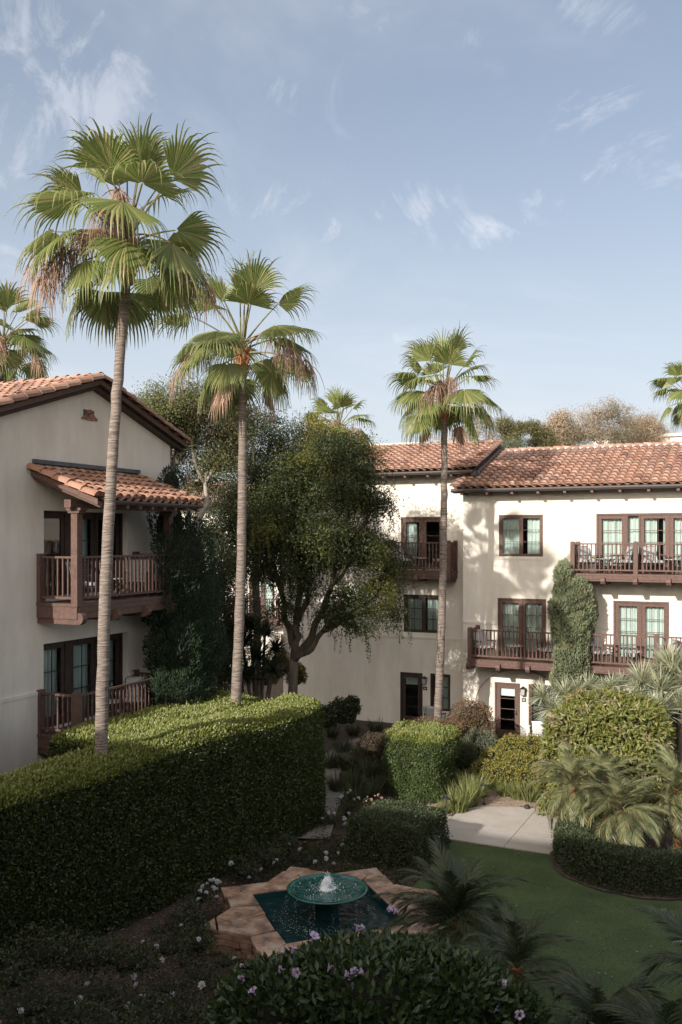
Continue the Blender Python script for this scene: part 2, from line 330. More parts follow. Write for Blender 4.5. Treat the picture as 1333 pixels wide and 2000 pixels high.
M['pine'] = leaf_mat('pine needle tuft', [(0, (.075, .075, .03)), (.5, (.12, .115, .05)), (1, (.20, .165, .085))], .3, .6, .3)
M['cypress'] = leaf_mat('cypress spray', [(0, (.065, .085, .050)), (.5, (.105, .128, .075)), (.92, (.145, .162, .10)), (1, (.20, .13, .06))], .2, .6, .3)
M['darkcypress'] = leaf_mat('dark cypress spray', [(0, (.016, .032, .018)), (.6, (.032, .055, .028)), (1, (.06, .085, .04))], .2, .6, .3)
M['vine'] = leaf_mat('dome vine leaf', [(0, (.075, .090, .018)), (.5, (.115, .130, .028)), (.85, (.165, .165, .045)), (1, (.23, .20, .08))], .3, .42, .45, (1.5, .60, .68, (.27, .195, .14)))
M['trumpet'] = leaf_mat('trumpet vine leaf', [(0, (.024, .044, .014)), (.5, (.045, .075, .022)), (1, (.085, .12, .036))], .3, .38, .5)
M['redbush'] = leaf_mat('reddish shrub leaf', [(0, (.09, .085, .035)), (.4, (.15, .12, .055)), (.7, (.20, .12, .07)), (1, (.26, .08, .06))], .3, .5, .3)
M['brownbush'] = leaf_mat('brown shrub leaf', [(0, (.045, .035, .018)), (.5, (.075, .055, .030)), (1, (.12, .07, .045))], .25, .5, .3)
M['greybush'] = leaf_mat('grey green shrub leaf', [(0, (.07, .085, .050)), (.5, (.115, .125, .08)), (1, (.17, .17, .11))], .25, .6, .25)
M['goldbush'] = leaf_mat('golden shrub leaf', [(0, (.085, .10, .022)), (.5, (.15, .15, .03)), (1, (.30, .21, .05))], .3, .45, .4)
M['rose'] = leaf_mat('rose leaf', [(0, (.028, .042, .016)), (.6, (.055, .072, .026)), (1, (.12, .075, .045))], .25, .5, .35)
M['yucca'] = leaf_mat('blue grey sword leaf', [(0, (.105, .130, .095)), (.5, (.155, .180, .135)), (.9, (.21, .22, .165)), (1, (.30, .25, .17))], .15, .45, .4)
M['spiky'] = leaf_mat('dark sword leaf', [(0, (.022, .036, .020)), (.6, (.045, .062, .032)), (1, (.08, .09, .045))], .15, .45, .4)
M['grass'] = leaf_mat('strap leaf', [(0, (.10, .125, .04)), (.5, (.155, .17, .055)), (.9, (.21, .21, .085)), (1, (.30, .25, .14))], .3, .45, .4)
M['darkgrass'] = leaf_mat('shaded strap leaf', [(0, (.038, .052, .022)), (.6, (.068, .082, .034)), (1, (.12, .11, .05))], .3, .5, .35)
M['petal'] = leaf_mat('white rose petal', [(0, (.66, .63, .58)), (1, (.82, .80, .77))], .3, .6, .3)
M['pinkpetal'] = leaf_mat('faded rose petal', [(0, (.42, .25, .19)), (1, (.60, .42, .34))], .3, .6, .3)
M['mauve'] = leaf_mat('mauve trumpet petal', [(0, (.40, .22, .44)), (.6, (.55, .36, .58)), (1, (.66, .52, .66))], .3, .5, .3)
M['orangeflower'] = leaf_mat('orange flower spike', [(0, (.45, .14, .04)), (1, (.55, .25, .08))], .3, .6, .3)
M['bark'] = noise_mat('grey brown bark', [(.3, (.085, .068, .052)), (.7, (.16, .13, .10))], scale=4, detail=8, rough=.9, bump=.8, bscale=14, bdist=.03, stretch=(2, 2, .6))
M['palebark'] = noise_mat('pale grey bark', [(.3, (.24, .20, .165)), (.7, (.38, .33, .275))], scale=4, detail=8, rough=.9, bump=.7, bscale=14, bdist=.03, stretch=(2, 2, .6))
M['core_stem'] = noise_mat('dark core and stem', [(.3, (.012, .012, .008)), (.7, (.026, .023, .015))], scale=9, rough=1, bump=0)  # near black, for solid cores that block light inside plants, and for flower stalks

# ------------------------------------------------------------------ helpers: foliage (all real leaf faces)
TOSUN = -np.array(LDIR)
def unit(v):
    return v / np.maximum(np.linalg.norm(v, axis=-1, keepdims=True), 1e-9)
def rvec(n): return unit(NG.normal(size=(n, 3)))
LUMPS = [(NG.normal(size=3), NG.uniform(0, 6.28)) for _ in range(14)]
def lump(P, f):
    s = np.zeros(len(P))
    for i, (k, ph) in enumerate(LUMPS): s += np.sin((P @ k) * f * (1 + .35 * (i % 4)) + ph)
    return s / 5.0
def leaf_arr(P, D, N, Ln, Wd, fold=.18):
    """rhomb leaves of two triangles, folded along the midrib"""
    D = unit(D); Sd = unit(np.cross(D, N)); N = np.cross(Sd, D)
    Ln = np.broadcast_to(np.asarray(Ln, float).reshape(-1, 1), (len(P), 1)); Wd = np.broadcast_to(np.asarray(Wd, float).reshape(-1, 1), (len(P), 1))
    mid = P + D * Ln * .45 + N * Wd * fold
    tip = P + D * Ln - N * Ln * .08
    v = np.stack([P, mid + Sd * Wd * .5, tip, mid - Sd * Wd * .5], 1).reshape(-1, 3)
    b = np.arange(len(P))[:, None] * 4
    t = np.concatenate([b + [0, 1, 2], b + [0, 2, 3]], 1).reshape(-1, 3)
    return v, t
def leaves(name, P, Nn, Ln, Wd, mat, parent, out=.5, rnd=.8, up=.2, sunny=.7):
    n = len(P); D = Nn * out + rvec(n) * rnd + np.array((0, 0, up)); N = Nn * .35 + TOSUN * (sunny * np.clip(.25 + Nn @ TOSUN * 1.2 + Nn[:, 2:3].T[0] * .3, 0, 1))[:, None] + rvec(n) * .6       # leaves turn towards the light
    L_ = Ln * NG.uniform(.7, 1.25, n); W_ = Wd * NG.uniform(.75, 1.2, n)
    v, t = leaf_arr(P, D, N, L_, W_)
    o = put(name, np_mesh(name, v, t, mat), parent)
    return o
def box_shell(lo, hi, r, dens, faces='xXyYZ'):
    lo, hi = np.array(lo, float), np.array(hi, float); e = hi - lo; out = []
    for ax, a, b in ((0, 1, 2), (1, 0, 2), (2, 0, 1)):
        for side in (0, 1):
            ch = 'xyz'[ax]; ch = ch.upper() if side else ch
            if ch not in faces: continue
            n = int(e[a] * e[b] * dens); p = np.empty((n, 3))
            p[:, a] = NG.uniform(lo[a], hi[a], n); p[:, b] = NG.uniform(lo[b], hi[b], n); p[:, ax] = hi[ax] if side else lo[ax]; out.append(p)
    p = np.concatenate(out); il, ih = lo + r, hi - r; il[2] = lo[2] - 1
    inner = np.clip(p, il, np.maximum(ih, il + 1e-3)); d = p - inner; n = unit(d)
    return inner + n * r, n
def hedge(name, label, lo, hi, r, dens, leaf, mat, fmap=None, base=None, amp=.05, freq=2.2, faces='xXyYZ', cat='hedge', group=None, clip=None, up=.55, depth=.18, lit_shoots=0):
    P, N = box_shell(lo, hi, r, dens, faces)
    if fmap is not None:
        e = .02; Q = fmap(P); N = unit(fmap(P + N * e) - Q); P = Q
    P = P + N * (lump(P, freq) * amp)[:, None] - N * (NG.uniform(0, 1, len(P)) ** 2 * depth * (1.15 - .75 * np.clip(N[:, 2], 0, 1)))[:, None]
    if clip is not None: k = clip(P); P, N = P[k], N[k]
    # stray shoots standing proud
    k = NG.random(len(P)) < .05; P[k] += N[k] * NG.uniform(.02, .09, (k.sum(), 1))
    if base is None: base = (P[:, 0].mean(), P[:, 1].mean(), 0)
    t = thing(name, label, cat, tuple(base), group=group)
    leaves('foliage', P, N, leaf[0], leaf[1], mat, t, up=up)
    if lit_shoots:                                           # extra top leaves in a lighter colour that carries the sunlight
        k = (N[:, 2] > .45) & (NG.random(len(P)) < lit_shoots); Q = P[k] + np.array((0, 0, 1)) * NG.uniform(.02, .08, (k.sum(), 1)) + rvec(int(k.sum())) * .02; leaves('lit_top_foliage', Q, N[k], leaf[0], leaf[1], M['lit_shoots'], t, up=.8, rnd=.6, sunny=1.0)
    nseg = 24; lo, hi = np.array(lo, float), np.array(hi, float); ins = depth + amp + .05
    l2, h2 = lo + ins, hi - ins; l2[2] = lo[2] + .01
    m = MB(); ax = 0 if (hi - lo)[0] >= (hi - lo)[1] else 1
    ring = []
    for k in range(nseg + 1):
        s = l2[ax] + (h2[ax] - l2[ax]) * k / nseg; q = []
        for (c, z) in ((l2[1 - ax], l2[2]), (h2[1 - ax], l2[2]), (h2[1 - ax], h2[2] - r * .5), (h2[1 - ax] - r * .5, h2[2]), (l2[1 - ax] + r * .5, h2[2]), (l2[1 - ax], h2[2] - r * .5)):
            p = [0, 0, z]; p[ax] = s; p[1 - ax] = c; q.append(p)
        q = np.array(q, float); ring.append(fmap(q) if fmap is not None else q)
    for k in range(nseg):
        for j in range(6): m.face([ring[k][j], ring[k][(j + 1) % 6], ring[k + 1][(j + 1) % 6], ring[k + 1][j]])
    m.face(ring[0]); m.face(ring[-1]); m.build('dark_core', M['core_stem'], t)  # solid dark core that keeps light from showing through the leaves
    return t
def ball_mesh(c, r, name, mat, parent, z0=None, k=.72, seg=12):
    m = MB(); rings = 7; P = []
    for i in range(rings + 1):
        th = math.pi * i / rings
        for j in range(seg):
            a = 2 * math.pi * j / seg
            p = [c[0] + r[0] * k * math.sin(th) * math.cos(a), c[1] + r[1] * k * math.sin(th) * math.sin(a), c[2] + r[2] * k * math.cos(th)]
            if z0 is not None: p[2] = max(p[2], z0)
            P.append(p)
    m.v = [tuple(p) for p in P]
    for i in range(rings):
        for j in range(seg):
            m.f.append((i * seg + j, i * seg + (j + 1) % seg, (i + 1) * seg + (j + 1) % seg, (i + 1) * seg + j)); m.mi.append(0)
    return m
def blob_shell(c, r, n, zmin=-.5, amp=.12, freq=3, depth=.3):
    d = rvec(int(n * 1.6)); d = d[d[:, 2] > zmin][:n]
    k = 1 + amp * lump(d, freq) - depth * NG.uniform(0, 1, len(d)) ** 2.2
    P = np.array(c) + d * np.array(r) * k[:, None]; N = unit(d / np.array(r)); return P, N
def shrub(name, label, blobs, dens, leaf, mat, cat='shrub', up=.25, amp=.12, freq=3, out=.5, rnd=.8, zmin=-.6, depth=.3, group=None, core=.7, base=None):
    """blobs: (centre, radii); leaves on lumpy shells over a solid dark core"""
    Ps, Ns = [], []; mm = MB()
    for c, r in blobs:
        area = 4 * math.pi * ((r[0] * r[1]) ** 1.6 / 3 + (r[0] * r[2]) ** 1.6 / 3 + (r[1] * r[2]) ** 1.6 / 3) ** (1 / 1.6)
        P, N = blob_shell(c, r, int(area * dens * .8), zmin, amp, freq, depth); Ps.append(P); Ns.append(N)
        b = ball_mesh(c, r, '', None, None, .0, core); off = len(mm.v); mm.v += b.v; mm.f += [tuple(off + i for i in f) for f in b.f]; mm.mi += b.mi
    P, N = np.concatenate(Ps), np.concatenate(Ns)
    k = P[:, 2] > .02; P, N = P[k], N[k]
    if base is None: base = (blobs[0][0][0], blobs[0][0][1], 0)
    t = thing(name, label, cat, base, group=group)
    leaves('foliage', P, N, leaf[0], leaf[1], mat, t, out, rnd, up)
    o = mm.build('dark_core', M['core_stem'], t); return t
def blade_arr(B, D0, Ln, Wd, bend, seg=4, Sd=None):
    """tapering strap blades that arch over: B roots, D0 start directions, bend = how far the tip drops"""
    n = len(B); Ln = np.broadcast_to(np.asarray(Ln, float), (n,)); Wd = np.broadcast_to(np.asarray(Wd, float), (n,)); bend = np.broadcast_to(np.asarray(bend, float), (n,))
    D0 = unit(D0)
    if Sd is None: Sd = unit(np.cross(D0, np.array((0, 0, 1.0)) + rvec(n) * .35))
    vs = []
    for k in range(seg + 1):
        s = k / seg; c = B + D0 * (Ln * s)[:, None]; c = c - np.array((0, 0, 1.0)) * (bend * Ln * s * s)[:, None]
        w = Wd * (.75 + .5 * s if s < .4 else .95 * (1 - (s - .4) / .6) ** .8) * .5
        if k < seg: vs += [c + Sd * w[:, None], c - Sd * w[:, None]]
        else: vs += [c]
    V = np.stack(vs, 1); nv = V.shape[1]; tr = []
    for k in range(seg - 1): a = 2 * k; tr += [(a, a + 1, a + 3), (a, a + 3, a + 2)]
    a = 2 * (seg - 1); tr.append((a, a + 1, a + 2)); tr = np.array(tr)
    T = (np.arange(n)[:, None, None] * nv + tr[None]).reshape(-1, 3)
    return V.reshape(-1, 3), T
def clump(n, h, spread, w, bend=.35, rad0=.1):
    a = NG.uniform(0, 6.283, n); t = NG.uniform(0, 1, n) ** .8 * spread
    D = np.stack([np.cos(a) * t, np.sin(a) * t, np.ones(n)], 1) + NG.normal(size=(n, 3)) * .08
    r = NG.uniform(0, 1, n) ** .5 * rad0; B = np.stack([np.cos(a) * r, np.sin(a) * r, np.zeros(n)], 1)
    return blade_arr(B, D, h * NG.uniform(.6, 1.1, n), w * NG.uniform(.7, 1.2, n), bend * NG.uniform(.3, 1.4, n))
def grass_plant(name, label, loc, n, h, spread, w, mat, bend=.35, rad0=.2, group=None, cat='grass clump', mesh=None):
    t = thing(name, label, cat, tuple(loc), RN.uniform(0, 6), group=group); t['_local'] = 1
    if mesh is None:
        v, tr = clump(n, h, spread, w, bend, rad0); mesh = np_mesh('blades', v, tr, mat)
    put('leaves', mesh, t); return t
def rosette_arr(c, axis, n, Ln, Wd, open_=1.5, bend=.1):
    axis = unit(np.array(axis, float)[None])[0]; d = rvec(n * 3)
    ca = d @ axis; d = d[ca > math.cos(open_)][:n]
    B = np.array(c) + d * .03
    return blade_arr(B, d, Ln * NG.uniform(.75, 1.1, len(d)), Wd, bend * NG.uniform(.5, 1.5, len(d)), 4)
def merge(parts):
    vs, ts, o = [], [], 0
    for v, t in parts: vs.append(v); ts.append(t + o); o += len(v)
    return np.concatenate(vs), np.concatenate(ts)
def bez(a, b, sag, n=6, jit=0):
    a, b, sag = np.array(a, float), np.array(b, float), np.array(sag, float); P = []
    for k in range(n + 1):
        s = k / n; p = a + (b - a) * s + sag * (4 * s * (1 - s)) * .5
        if 0 < k < n and jit: p = p + NG.normal(size=3) * jit
        P.append(p)
    return P
def tree(name, label, base, fork, blobs, ncl, nl, leaf, mat, bark, r0=.18, cat='tree', spread=.28, hang=0, twigs=5, up=.1, group=None, hangd=(.0, 0, 0), shell=.5, rb=None):
    """trunk and limbs run from the fork to every leaf mass (centre, radius); leaf clumps fill each mass with gaps between them"""
    t = thing(name, label, cat, tuple(base), group=group)
    m = MB(); base = np.array(base, float); fork = np.array(fork, float); P, N = [], []
    m.tube(bez(base, fork, (NG.normal() * .1, NG.normal() * .1, 0), 6, .02), [r0 * 1.35] + [r0 * (1 - .04 * k) for k in range(6)], 10)
    cs = np.array([c for c, r in blobs], float); nk = max(2, len(cs) // 4); pick = [int(np.argmax(np.linalg.norm(cs - fork, axis=1)))]
    while len(pick) < nk: pick.append(int(np.argmax(np.min(np.linalg.norm(cs[:, None] - cs[pick][None], axis=2), axis=1))))
    own = np.argmin(np.linalg.norm(cs[:, None] - cs[pick][None], axis=2), axis=1); nodes = []
    for q in range(nk):
        mean = cs[own == q].mean(0); nd = fork + (mean - fork) * RN.uniform(.42, .6) + np.array((NG.normal() * .15, NG.normal() * .15, RN.uniform(-.1, .3))); nodes.append(nd)
        m.tube(bez(fork + (0, 0, -.08), nd, (NG.normal() * .3, NG.normal() * .3, -.1), 6, .05), [r0 * (.78 - .055 * k) for k in range(7)], 8)
    vol = np.array([r[0] * r[1] * r[2] if np.ndim(r) else r ** 3 for c, r in blobs]) ** (.8); vol /= vol.sum(); hangs = []
    for bi, ((c, r), w) in enumerate(zip(blobs, vol)):
        c = np.array(c, float); r = np.array(r if np.ndim(r) else (r, r, r), float)
        pts = bez(nodes[own[bi]], c, (NG.normal() * .3, NG.normal() * .3, .25), 7, .07)
        rr = (rb or r0 * .42)
        m.tube(pts, [rr * (1 - .8 * k / 7) for k in range(8)], 7)
        k = max(3, int(ncl * w)); d = rvec(k); cc = c + d * r * (NG.uniform(0, 1, (k, 1)) ** shell)
        for q in cc[:twigs]:
            s = pts[RN.randint(3, 6)]; m.tube(bez(s, q, (0, 0, .15), 4, .04), [rr * .35, rr * .3, rr * .22, rr * .15, rr * .06], 5)
        sc = spread * NG.uniform(.6, 1.4, (k, 1, 1))
        g = NG.normal(size=(k, nl, 3)) * sc * np.array((1, 1, .7))
        pp = (cc[:, None, :] + g).reshape(-1, 3); P.append(pp); N.append(unit(pp - c + NG.normal(size=pp.shape) * .3 * r.mean()))
        if hang: hangs += [(q, c, r) for q in cc[NG.permutation(k)[:int(hang * w) + 1]]]
    P, N = np.concatenate(P), np.concatenate(N)
    m.build('trunk', bark, t, True)
    n = len(P); D = N * .4 + rvec(n) * .9 + np.array((0, 0, up)); v, tr = leaf_arr(P, D, N + rvec(n) * .8 + np.array((0, 0, .4)), leaf[0] * NG.uniform(.6, 1.3, n), leaf[1] * NG.uniform(.7, 1.2, n))
    parts = [(v, tr)]
    if hang:
        HP, HD = [], []
        for q, c, r in hangs:
            o = unit((q - c)[None])[0]; ln = NG.uniform(.5, 1.5); x = q.copy(); dirv = unit((o * np.array((1, 1, .1)) + np.array(hangd) + NG.normal(size=3) * .3)[None])[0]
            steps = int(ln / .035)
            for k in range(steps):
                s = k / steps; dirv = unit((dirv + np.array((0, 0, -.13)) + NG.normal(size=3) * .05)[None])[0]; x = x + dirv * .035
                for _ in range(2): HP.append(x + NG.normal(size=3) * .015); HD.append(dirv * .5 + NG.normal(size=3) * .6)
        HP, HD = np.array(HP), np.array(HD); k = HP[:, 2] > 1.2; HP, HD = HP[k], HD[k]
        parts.append(leaf_arr(HP, HD, rvec(len(HP)), leaf[0] * .75 * NG.uniform(.6, 1.2, len(HP)), leaf[1] * .8))
    v, tr = merge(parts)
    put('crown', np_mesh('crown', v, tr, mat), t); return t

# ------------------------------------------------------------------ fan palm
def fan_frond(origin, az, el, Lp, Rb, droop, mat_i=0, nseg=38, spread=1.75, hang=0.0):
    nseg = max(14, int(nseg * spread / 1.75))
    """one costapalmate leaf: stalk, pleated fan joined to the middle, free drooping tips"""
    mb = MB(); d = np.array((math.cos(az) * math.cos(el), math.sin(az) * math.cos(el), math.sin(el)))
    pts = [np.array(origin, float)]; k = 7
    for i in range(k):
        d = unit((d + np.array((0, 0, -1.0)) * (.030 * droop + .022 * max(0, math.cos(el))))[None])[0]; pts.append(pts[-1] + d * Lp / k)
    mb.tube(pts, [.030 - .016 * i / k for i in range(k + 1)], 5, 1)
    c = pts[-1]; a = unit((d + np.array((0, 0, -hang)))[None])[0]; s = np.cross(np.array((0, 0, 1.0)), a)
    if np.linalg.norm(s) < .15: s = np.array((-math.sin(az), math.cos(az), 0))
    s = unit(s[None])[0]; roll = NG.normal() * .25; n = np.cross(a, s); s, n = s * math.cos(roll) + n * math.sin(roll), n * math.cos(roll) - s * math.sin(roll)
    dps = 2 * spread / nseg
    for j in range(nseg):
        ps = -spread + (j + .5) * dps
        L = Rb * (1 - .20 * (abs(ps) / spread) ** 2) * NG.uniform(.93, 1.07)
        jn = .62
        def ring(r, psi):                                   # point of the pleated sheet
            q = a * math.cos(psi) + s * math.sin(psi) + n * (-.16 * abs(math.sin(psi)) + .04 * math.cos(psi))
            p = c + q * r; p = p - a * 0; p[2] -= .10 * droop * (r / Rb) ** 2 * Rb; return p
        rows = []
        for r in (.05, jn * .5, jn):
            w = dps * .5
            rows.append((ring(r * L, ps - w), ring(r * L, ps) + n * (.016 * r / jn) * (1 if j % 2 else 1), ring(r * L, ps + w)))
        # free tip: narrows and bends to the ground
        tipd = unit((rows[2][1] - rows[1][1])[None])[0]; p = rows[2][1].copy(); w0 = dps * .5 * jn * L; sd = unit((rows[2][2] - rows[2][0])[None])[0]
        dn = NG.uniform(.10, .55) * (.5 + .8 * droop); nn = 5
        for q in range(nn):
            tipd = unit((tipd + np.array((0, 0, -1.0)) * dn * (.45 + .35 * q) + NG.normal(size=3) * .05)[None])[0]; p = p + tipd * (L * (1 - jn) * 1.45 / nn)
            ww = w0 * (1 - (q + 1) / nn) ** .8 * .8
            rows.append((p - sd * ww, p.copy() + n * .008, p + sd * ww))
        i = len(mb.v)
        for rw in rows: mb.v += [tuple(x) for x in rw]
        for q in range(len(rows) - 1):
            b = i + q * 3
            mb.f += [(b, b + 1, b + 4, b + 3), (b + 1, b + 2, b + 5, b + 4)]; mb.mi += [mat_i, mat_i]
    return mb
def strands(origin, az, el, Ln, nst, drop):
    """dry flower stalk: an arching stem with thin strands hanging from it"""
    mb = MB(); d = np.array((math.cos(az) * math.cos(el), math.sin(az) * math.cos(el), math.sin(el))); p = np.array(origin, float); pts = [p]
    for i in range(10):
        d = unit((d + np.array((0, 0, -.16)))[None])[0]; pts.append(pts[-1] + d * Ln / 10)
    mb.tube(pts, [.022 - .0016 * i for i in range(11)], 5)
    for k in range(nst):
        q = pts[NG.integers(4, 11)].copy(); dd = unit((d * .4 + NG.normal(size=3) * np.array((.5, .5, .3)))[None])[0]; path = [q]; n = 5; L = drop * NG.uniform(.5, 1.1)
        for i in range(n):
            dd = unit((dd + np.array((0, 0, -.75)) + NG.normal(size=3) * .12)[None])[0]; path.append(path[-1] + dd * L / n)
        r = NG.uniform(.004, .011)
        mb.tube(path, [r, r * 1.1, r * .9, r * .8, r * .6, r * .2], 3, cap=False)
    return mb
def fan_palm(label, base, top, bow, r0, nfr=34, scale=1.0, seed=1, stalks=((3.0, .4), (.2, .2), (-1.2, .5)), group='tall fan palms', dead=2, nseg=38):
    global NG
    old = NG; NG = np.random.default_rng(seed)
    base, top = np.array(base, float), np.array(top, float)
    t = thing('fan_palm', label, 'palm tree', tuple(base), group=group)
    n = 44; pts, rs = [], []
    for k in range(n + 1):
        s = k / n; p = base + (top - base) * s + np.array((bow[0], bow[1], 0)) * math.sin(math.pi * s) + np.array((NG.normal(), NG.normal(), 0)) * .006
        pts.append(p); rs.append(r0 * (1.12 - .38 * s + .18 * math.exp(-s * 14)) * (1 + NG.normal() * .018))
    MB().tube(pts, rs, 14).build('trunk', M['palmtrunk'], t, True)
    # leaf bases under the crown
    bb = MB(); bb.tube([top + np.array((0, 0, z)) for z in (-.5, -.3, -.05, .25, .6)], [r0 * .78, r0 * 1.0, r0 * 1.15, r0 * 1.0, r0 * .4], 10)
    for k in range(34):
        a = k * 2.4; z = -.45 + .9 * k / 34; rr = r0 * (.85 + .25 * math.sin(3 * z + 1)); o = top + np.array((math.cos(a) * rr, math.sin(a) * rr, z)); dv = np.array((math.cos(a) * .5, math.sin(a) * .5, .9))
        bb.tube([o, o + dv * .10, o + dv * .22], [.035, .025, .008], 4)
    bb.build('leaf_bases', M['boot'], t)
    hub = top + np.array((0, 0, .42))
    for k in range(nfr):
        s = (k + .5) / nfr; az = k * 2.39996 + NG.normal() * .35
        el = rad(84) - rad(104) * s ** 1.1 + NG.normal() * .13
        Lp = scale * (.95 + .35 * math.sin(math.pi * s)) * NG.uniform(.8, 1.15); Rb = scale * (.92 + .18 * math.sin(math.pi * min(1, s * 1.1))) * NG.uniform(.88, 1.1)
        o = hub + np.array((math.cos(az), math.sin(az), 0)) * r0 * .5 + np.array((0, 0, .25 - .6 * s))
        m = 0
        fan_frond(o, az, el, Lp, Rb, .35 + 1.5 * s, m, nseg, .5 + 1.15 * min(1, s * 2.0) ** .8, max(0, s - .28) * 1.9 + NG.uniform(0, .25)).build('frond', [M['fan'], M['petiole'], M['deadpalm']], t)
    for k in range(dead):
        az = NG.uniform(0, 6.28); o = hub + np.array((math.cos(az) * .1, math.sin(az) * .1, -.5))
        fan_frond(o, az, rad(-30), scale * .8, scale * .85, 2.2, 2, 24, 1.5, 1.6).build('dry_frond', [M['deadpalm'], M['petiole'], M['deadpalm']], t)
    for az, el in stalks:
        o = hub + np.array((math.cos(az) * .12, math.sin(az) * .12, .1)); strands(o, az, el, scale * (1.9 if el < .6 else 1.2), 90, scale * 1.0).build('flower_stalk', M['deadpalm'], t)
    NG = old; return t

# ------------------------------------------------------------------ feather palm (low date palms)
def feather_frond(Ln, curve, mat, seed, nl=40, ll=.25, wd=.021):
    global NG
    old = NG; NG = np.random.default_rng(seed); mb = MB()
    pts = []; el = rad(0); p = np.zeros(3); k = 14; dirs = []
    for i in range(k + 1):
        a = rad(6) - curve * (i / k) ** 1.5; pts.append(p.copy()); dirs.append(np.array((math.cos(a), 0, math.sin(a)))); p = p + dirs[-1] * Ln / k
    mb.tube(pts, [.011 - .0007 * i for i in range(k + 1)], 4); rv = np.array(mb.v); rt = []
    for f in mb.f:
        for q in range(1, len(f) - 1): rt.append((f[0], f[q], f[q + 1]))
    B, D, Lw = [], [], []
    for j in range(nl):
        s = .14 + .86 * (j + .5) / nl; f = s * k; i = min(k - 1, int(f)); q = pts[i] + (pts[min(k, i + 1)] - pts[i]) * (f - i); d = dirs[i]
        for sd in (-1, 1):
            B.append(q); D.append(d * (.65 + .5 * s) + np.array((0, sd * .95 * (1.05 - .6 * s), .25)) + NG.normal(size=3) * .09); Lw.append(ll * (.45 + .9 * math.sin(math.pi * (.12 + .80 * s))) * NG.uniform(.9, 1.1))
    v, t = blade_arr(np.array(B), np.array(D), np.array(Lw), wd, .45, 3)
    v, t = merge([(rv, np.array(rt)), (v, t)]); NG = old
    return np_mesh('feather_frond', v, t, mat)
FROND = {}
def feather_palm(label, base, hgt, size, n, mat, seed, group=None, lean=0, lo=-.5):
    key = (mat.name,)
    if key not in FROND: FROND[key] = [feather_frond(1.25, c, mat, 50 + i, *((40, .25, .021) if mat is M['date'] else (52, .23, .015))) for i, c in enumerate((1.0, 1.35, 1.7, .8, 2.0))]
    t = thing('feather_palm', label, 'palm', tuple(base), 0, group); t['_local'] = 1
    R = random.Random(seed)
    m = MB(); m.tube([(0, 0, 0), (0.02, 0, hgt * .5), (0, 0.01, hgt)], [.09, .08, .085], 10)
    for k in range(40):
        a = k * 2.4; z = hgt * (.15 + .85 * k / 40); m.tube([(math.cos(a) * .07, math.sin(a) * .07, z), (math.cos(a) * .13, math.sin(a) * .13, z + .09)], [.022, .008], 4)
    m.build('trunk', M['boot'], t)
    for k in range(n):
        s = (k + .5) / n; az = k * 2.39996 + R.uniform(-.25, .25); el = rad(78) * (1 - s) + lo * s * 1.2 + R.uniform(-.1, .1)
        sc = size * R.uniform(.82, 1.1)
        mt = Matrix.Translation((0, 0, hgt - .1 * s)) @ Matrix.Rotation(az, 4, 'Z') @ Matrix.Rotation(-el, 4, 'Y') @ Matrix.Rotation(R.uniform(-.4, .4), 4, 'X') @ Matrix.Scale(sc, 4)
        put('frond', FROND[key][R.randrange(5)], t, mat4=mt)
    return t

# ------------------------------------------------------------------ ground
def sheet(name, pts, z, mat, kind='structure'):
    o = MB().face([(x, y, z) for x, y in pts]).build(name, mat); tag(o, kind=kind); return o
def mound_ground():
    n = 200; xs = np.concatenate([np.linspace(-400, -30, 12), np.linspace(-28, 14, 120), np.linspace(16, 400, 12)]); ys = np.concatenate([np.linspace(-120, 0, 10), np.linspace(1, 40, 130), np.linspace(42, 700, 14)])
    X, Y = np.meshgrid(xs, ys, indexing='ij'); P = np.stack([X.ravel(), Y.ravel(), np.zeros(X.size)], 1)
    P[:, 2] = -.03 + .018 * lump(P, 2.3) + .012 * lump(P[:, [1, 0, 2]], 6.1)
    a = np.arange(len(xs) - 1)[:, None] * len(ys) + np.arange(len(ys) - 1)[None]; a = a.ravel()
    o = put('ground', np_mesh('ground', P, np.stack([a, a + len(ys), a + len(ys) + 1, a + 1], 1), M['soil'], smooth=True)); tag(o, kind='structure')
mound_ground()
LAWN = [(-7.1, 8.0), (-7.1, 18.8), (-7.3, 22.32), (6.0, 22.32), (6.0, 6.0), (-4.0, 6.0)]
sheet('lawn', LAWN, .035, M['lawn'])
sheet('bare_soil', [(-8.6, 23.4), (-9.4, 27.2), (-4.4, 27.6), (-3.6, 24.5), (-4.6, 22.0)], .025, M['mulch'])
def bed_edge():
    m = MB(); c = (-2.75, 22.5); pts = [(c[0] + 2.07 * math.cos(a), c[1] + 2.11 * math.sin(a)) for a in np.linspace(rad(150), rad(392), 40)]
    m.face([(x + RN.uniform(-.04, .04), y + RN.uniform(-.04, .04), .062) for x, y in pts]); o = m.build('planting_bed', M['soil']); tag(o, kind='structure')
bed_edge()
def paving_slabs():
    base = sheet('path', [(-9.0, 22.36), (-3.0, 22.36), (-3.0, 25.75), (-6.2, 25.95), (-7.6, 25.4), (-8.1, 24.3), (-9.0, 24.2)], .03, M['grout'])
    for pts in (([(-9.0, 22.37), (-7.92, 22.37), (-7.92, 24.22), (-8.2, 24.22), (-9.0, 24.2)]), ([(-7.905, 22.37), (-5.99, 22.37), (-5.99, 25.9), (-6.25, 25.92), (-7.58, 25.38), (-7.905, 24.7)]), ([(-5.975, 22.37), (-3.0, 22.37), (-3.0, 25.74), (-5.975, 25.92)])):
        MB().prism(pts, 2, .0, .055).build('slab', M['paving'], base)
paving_slabs()
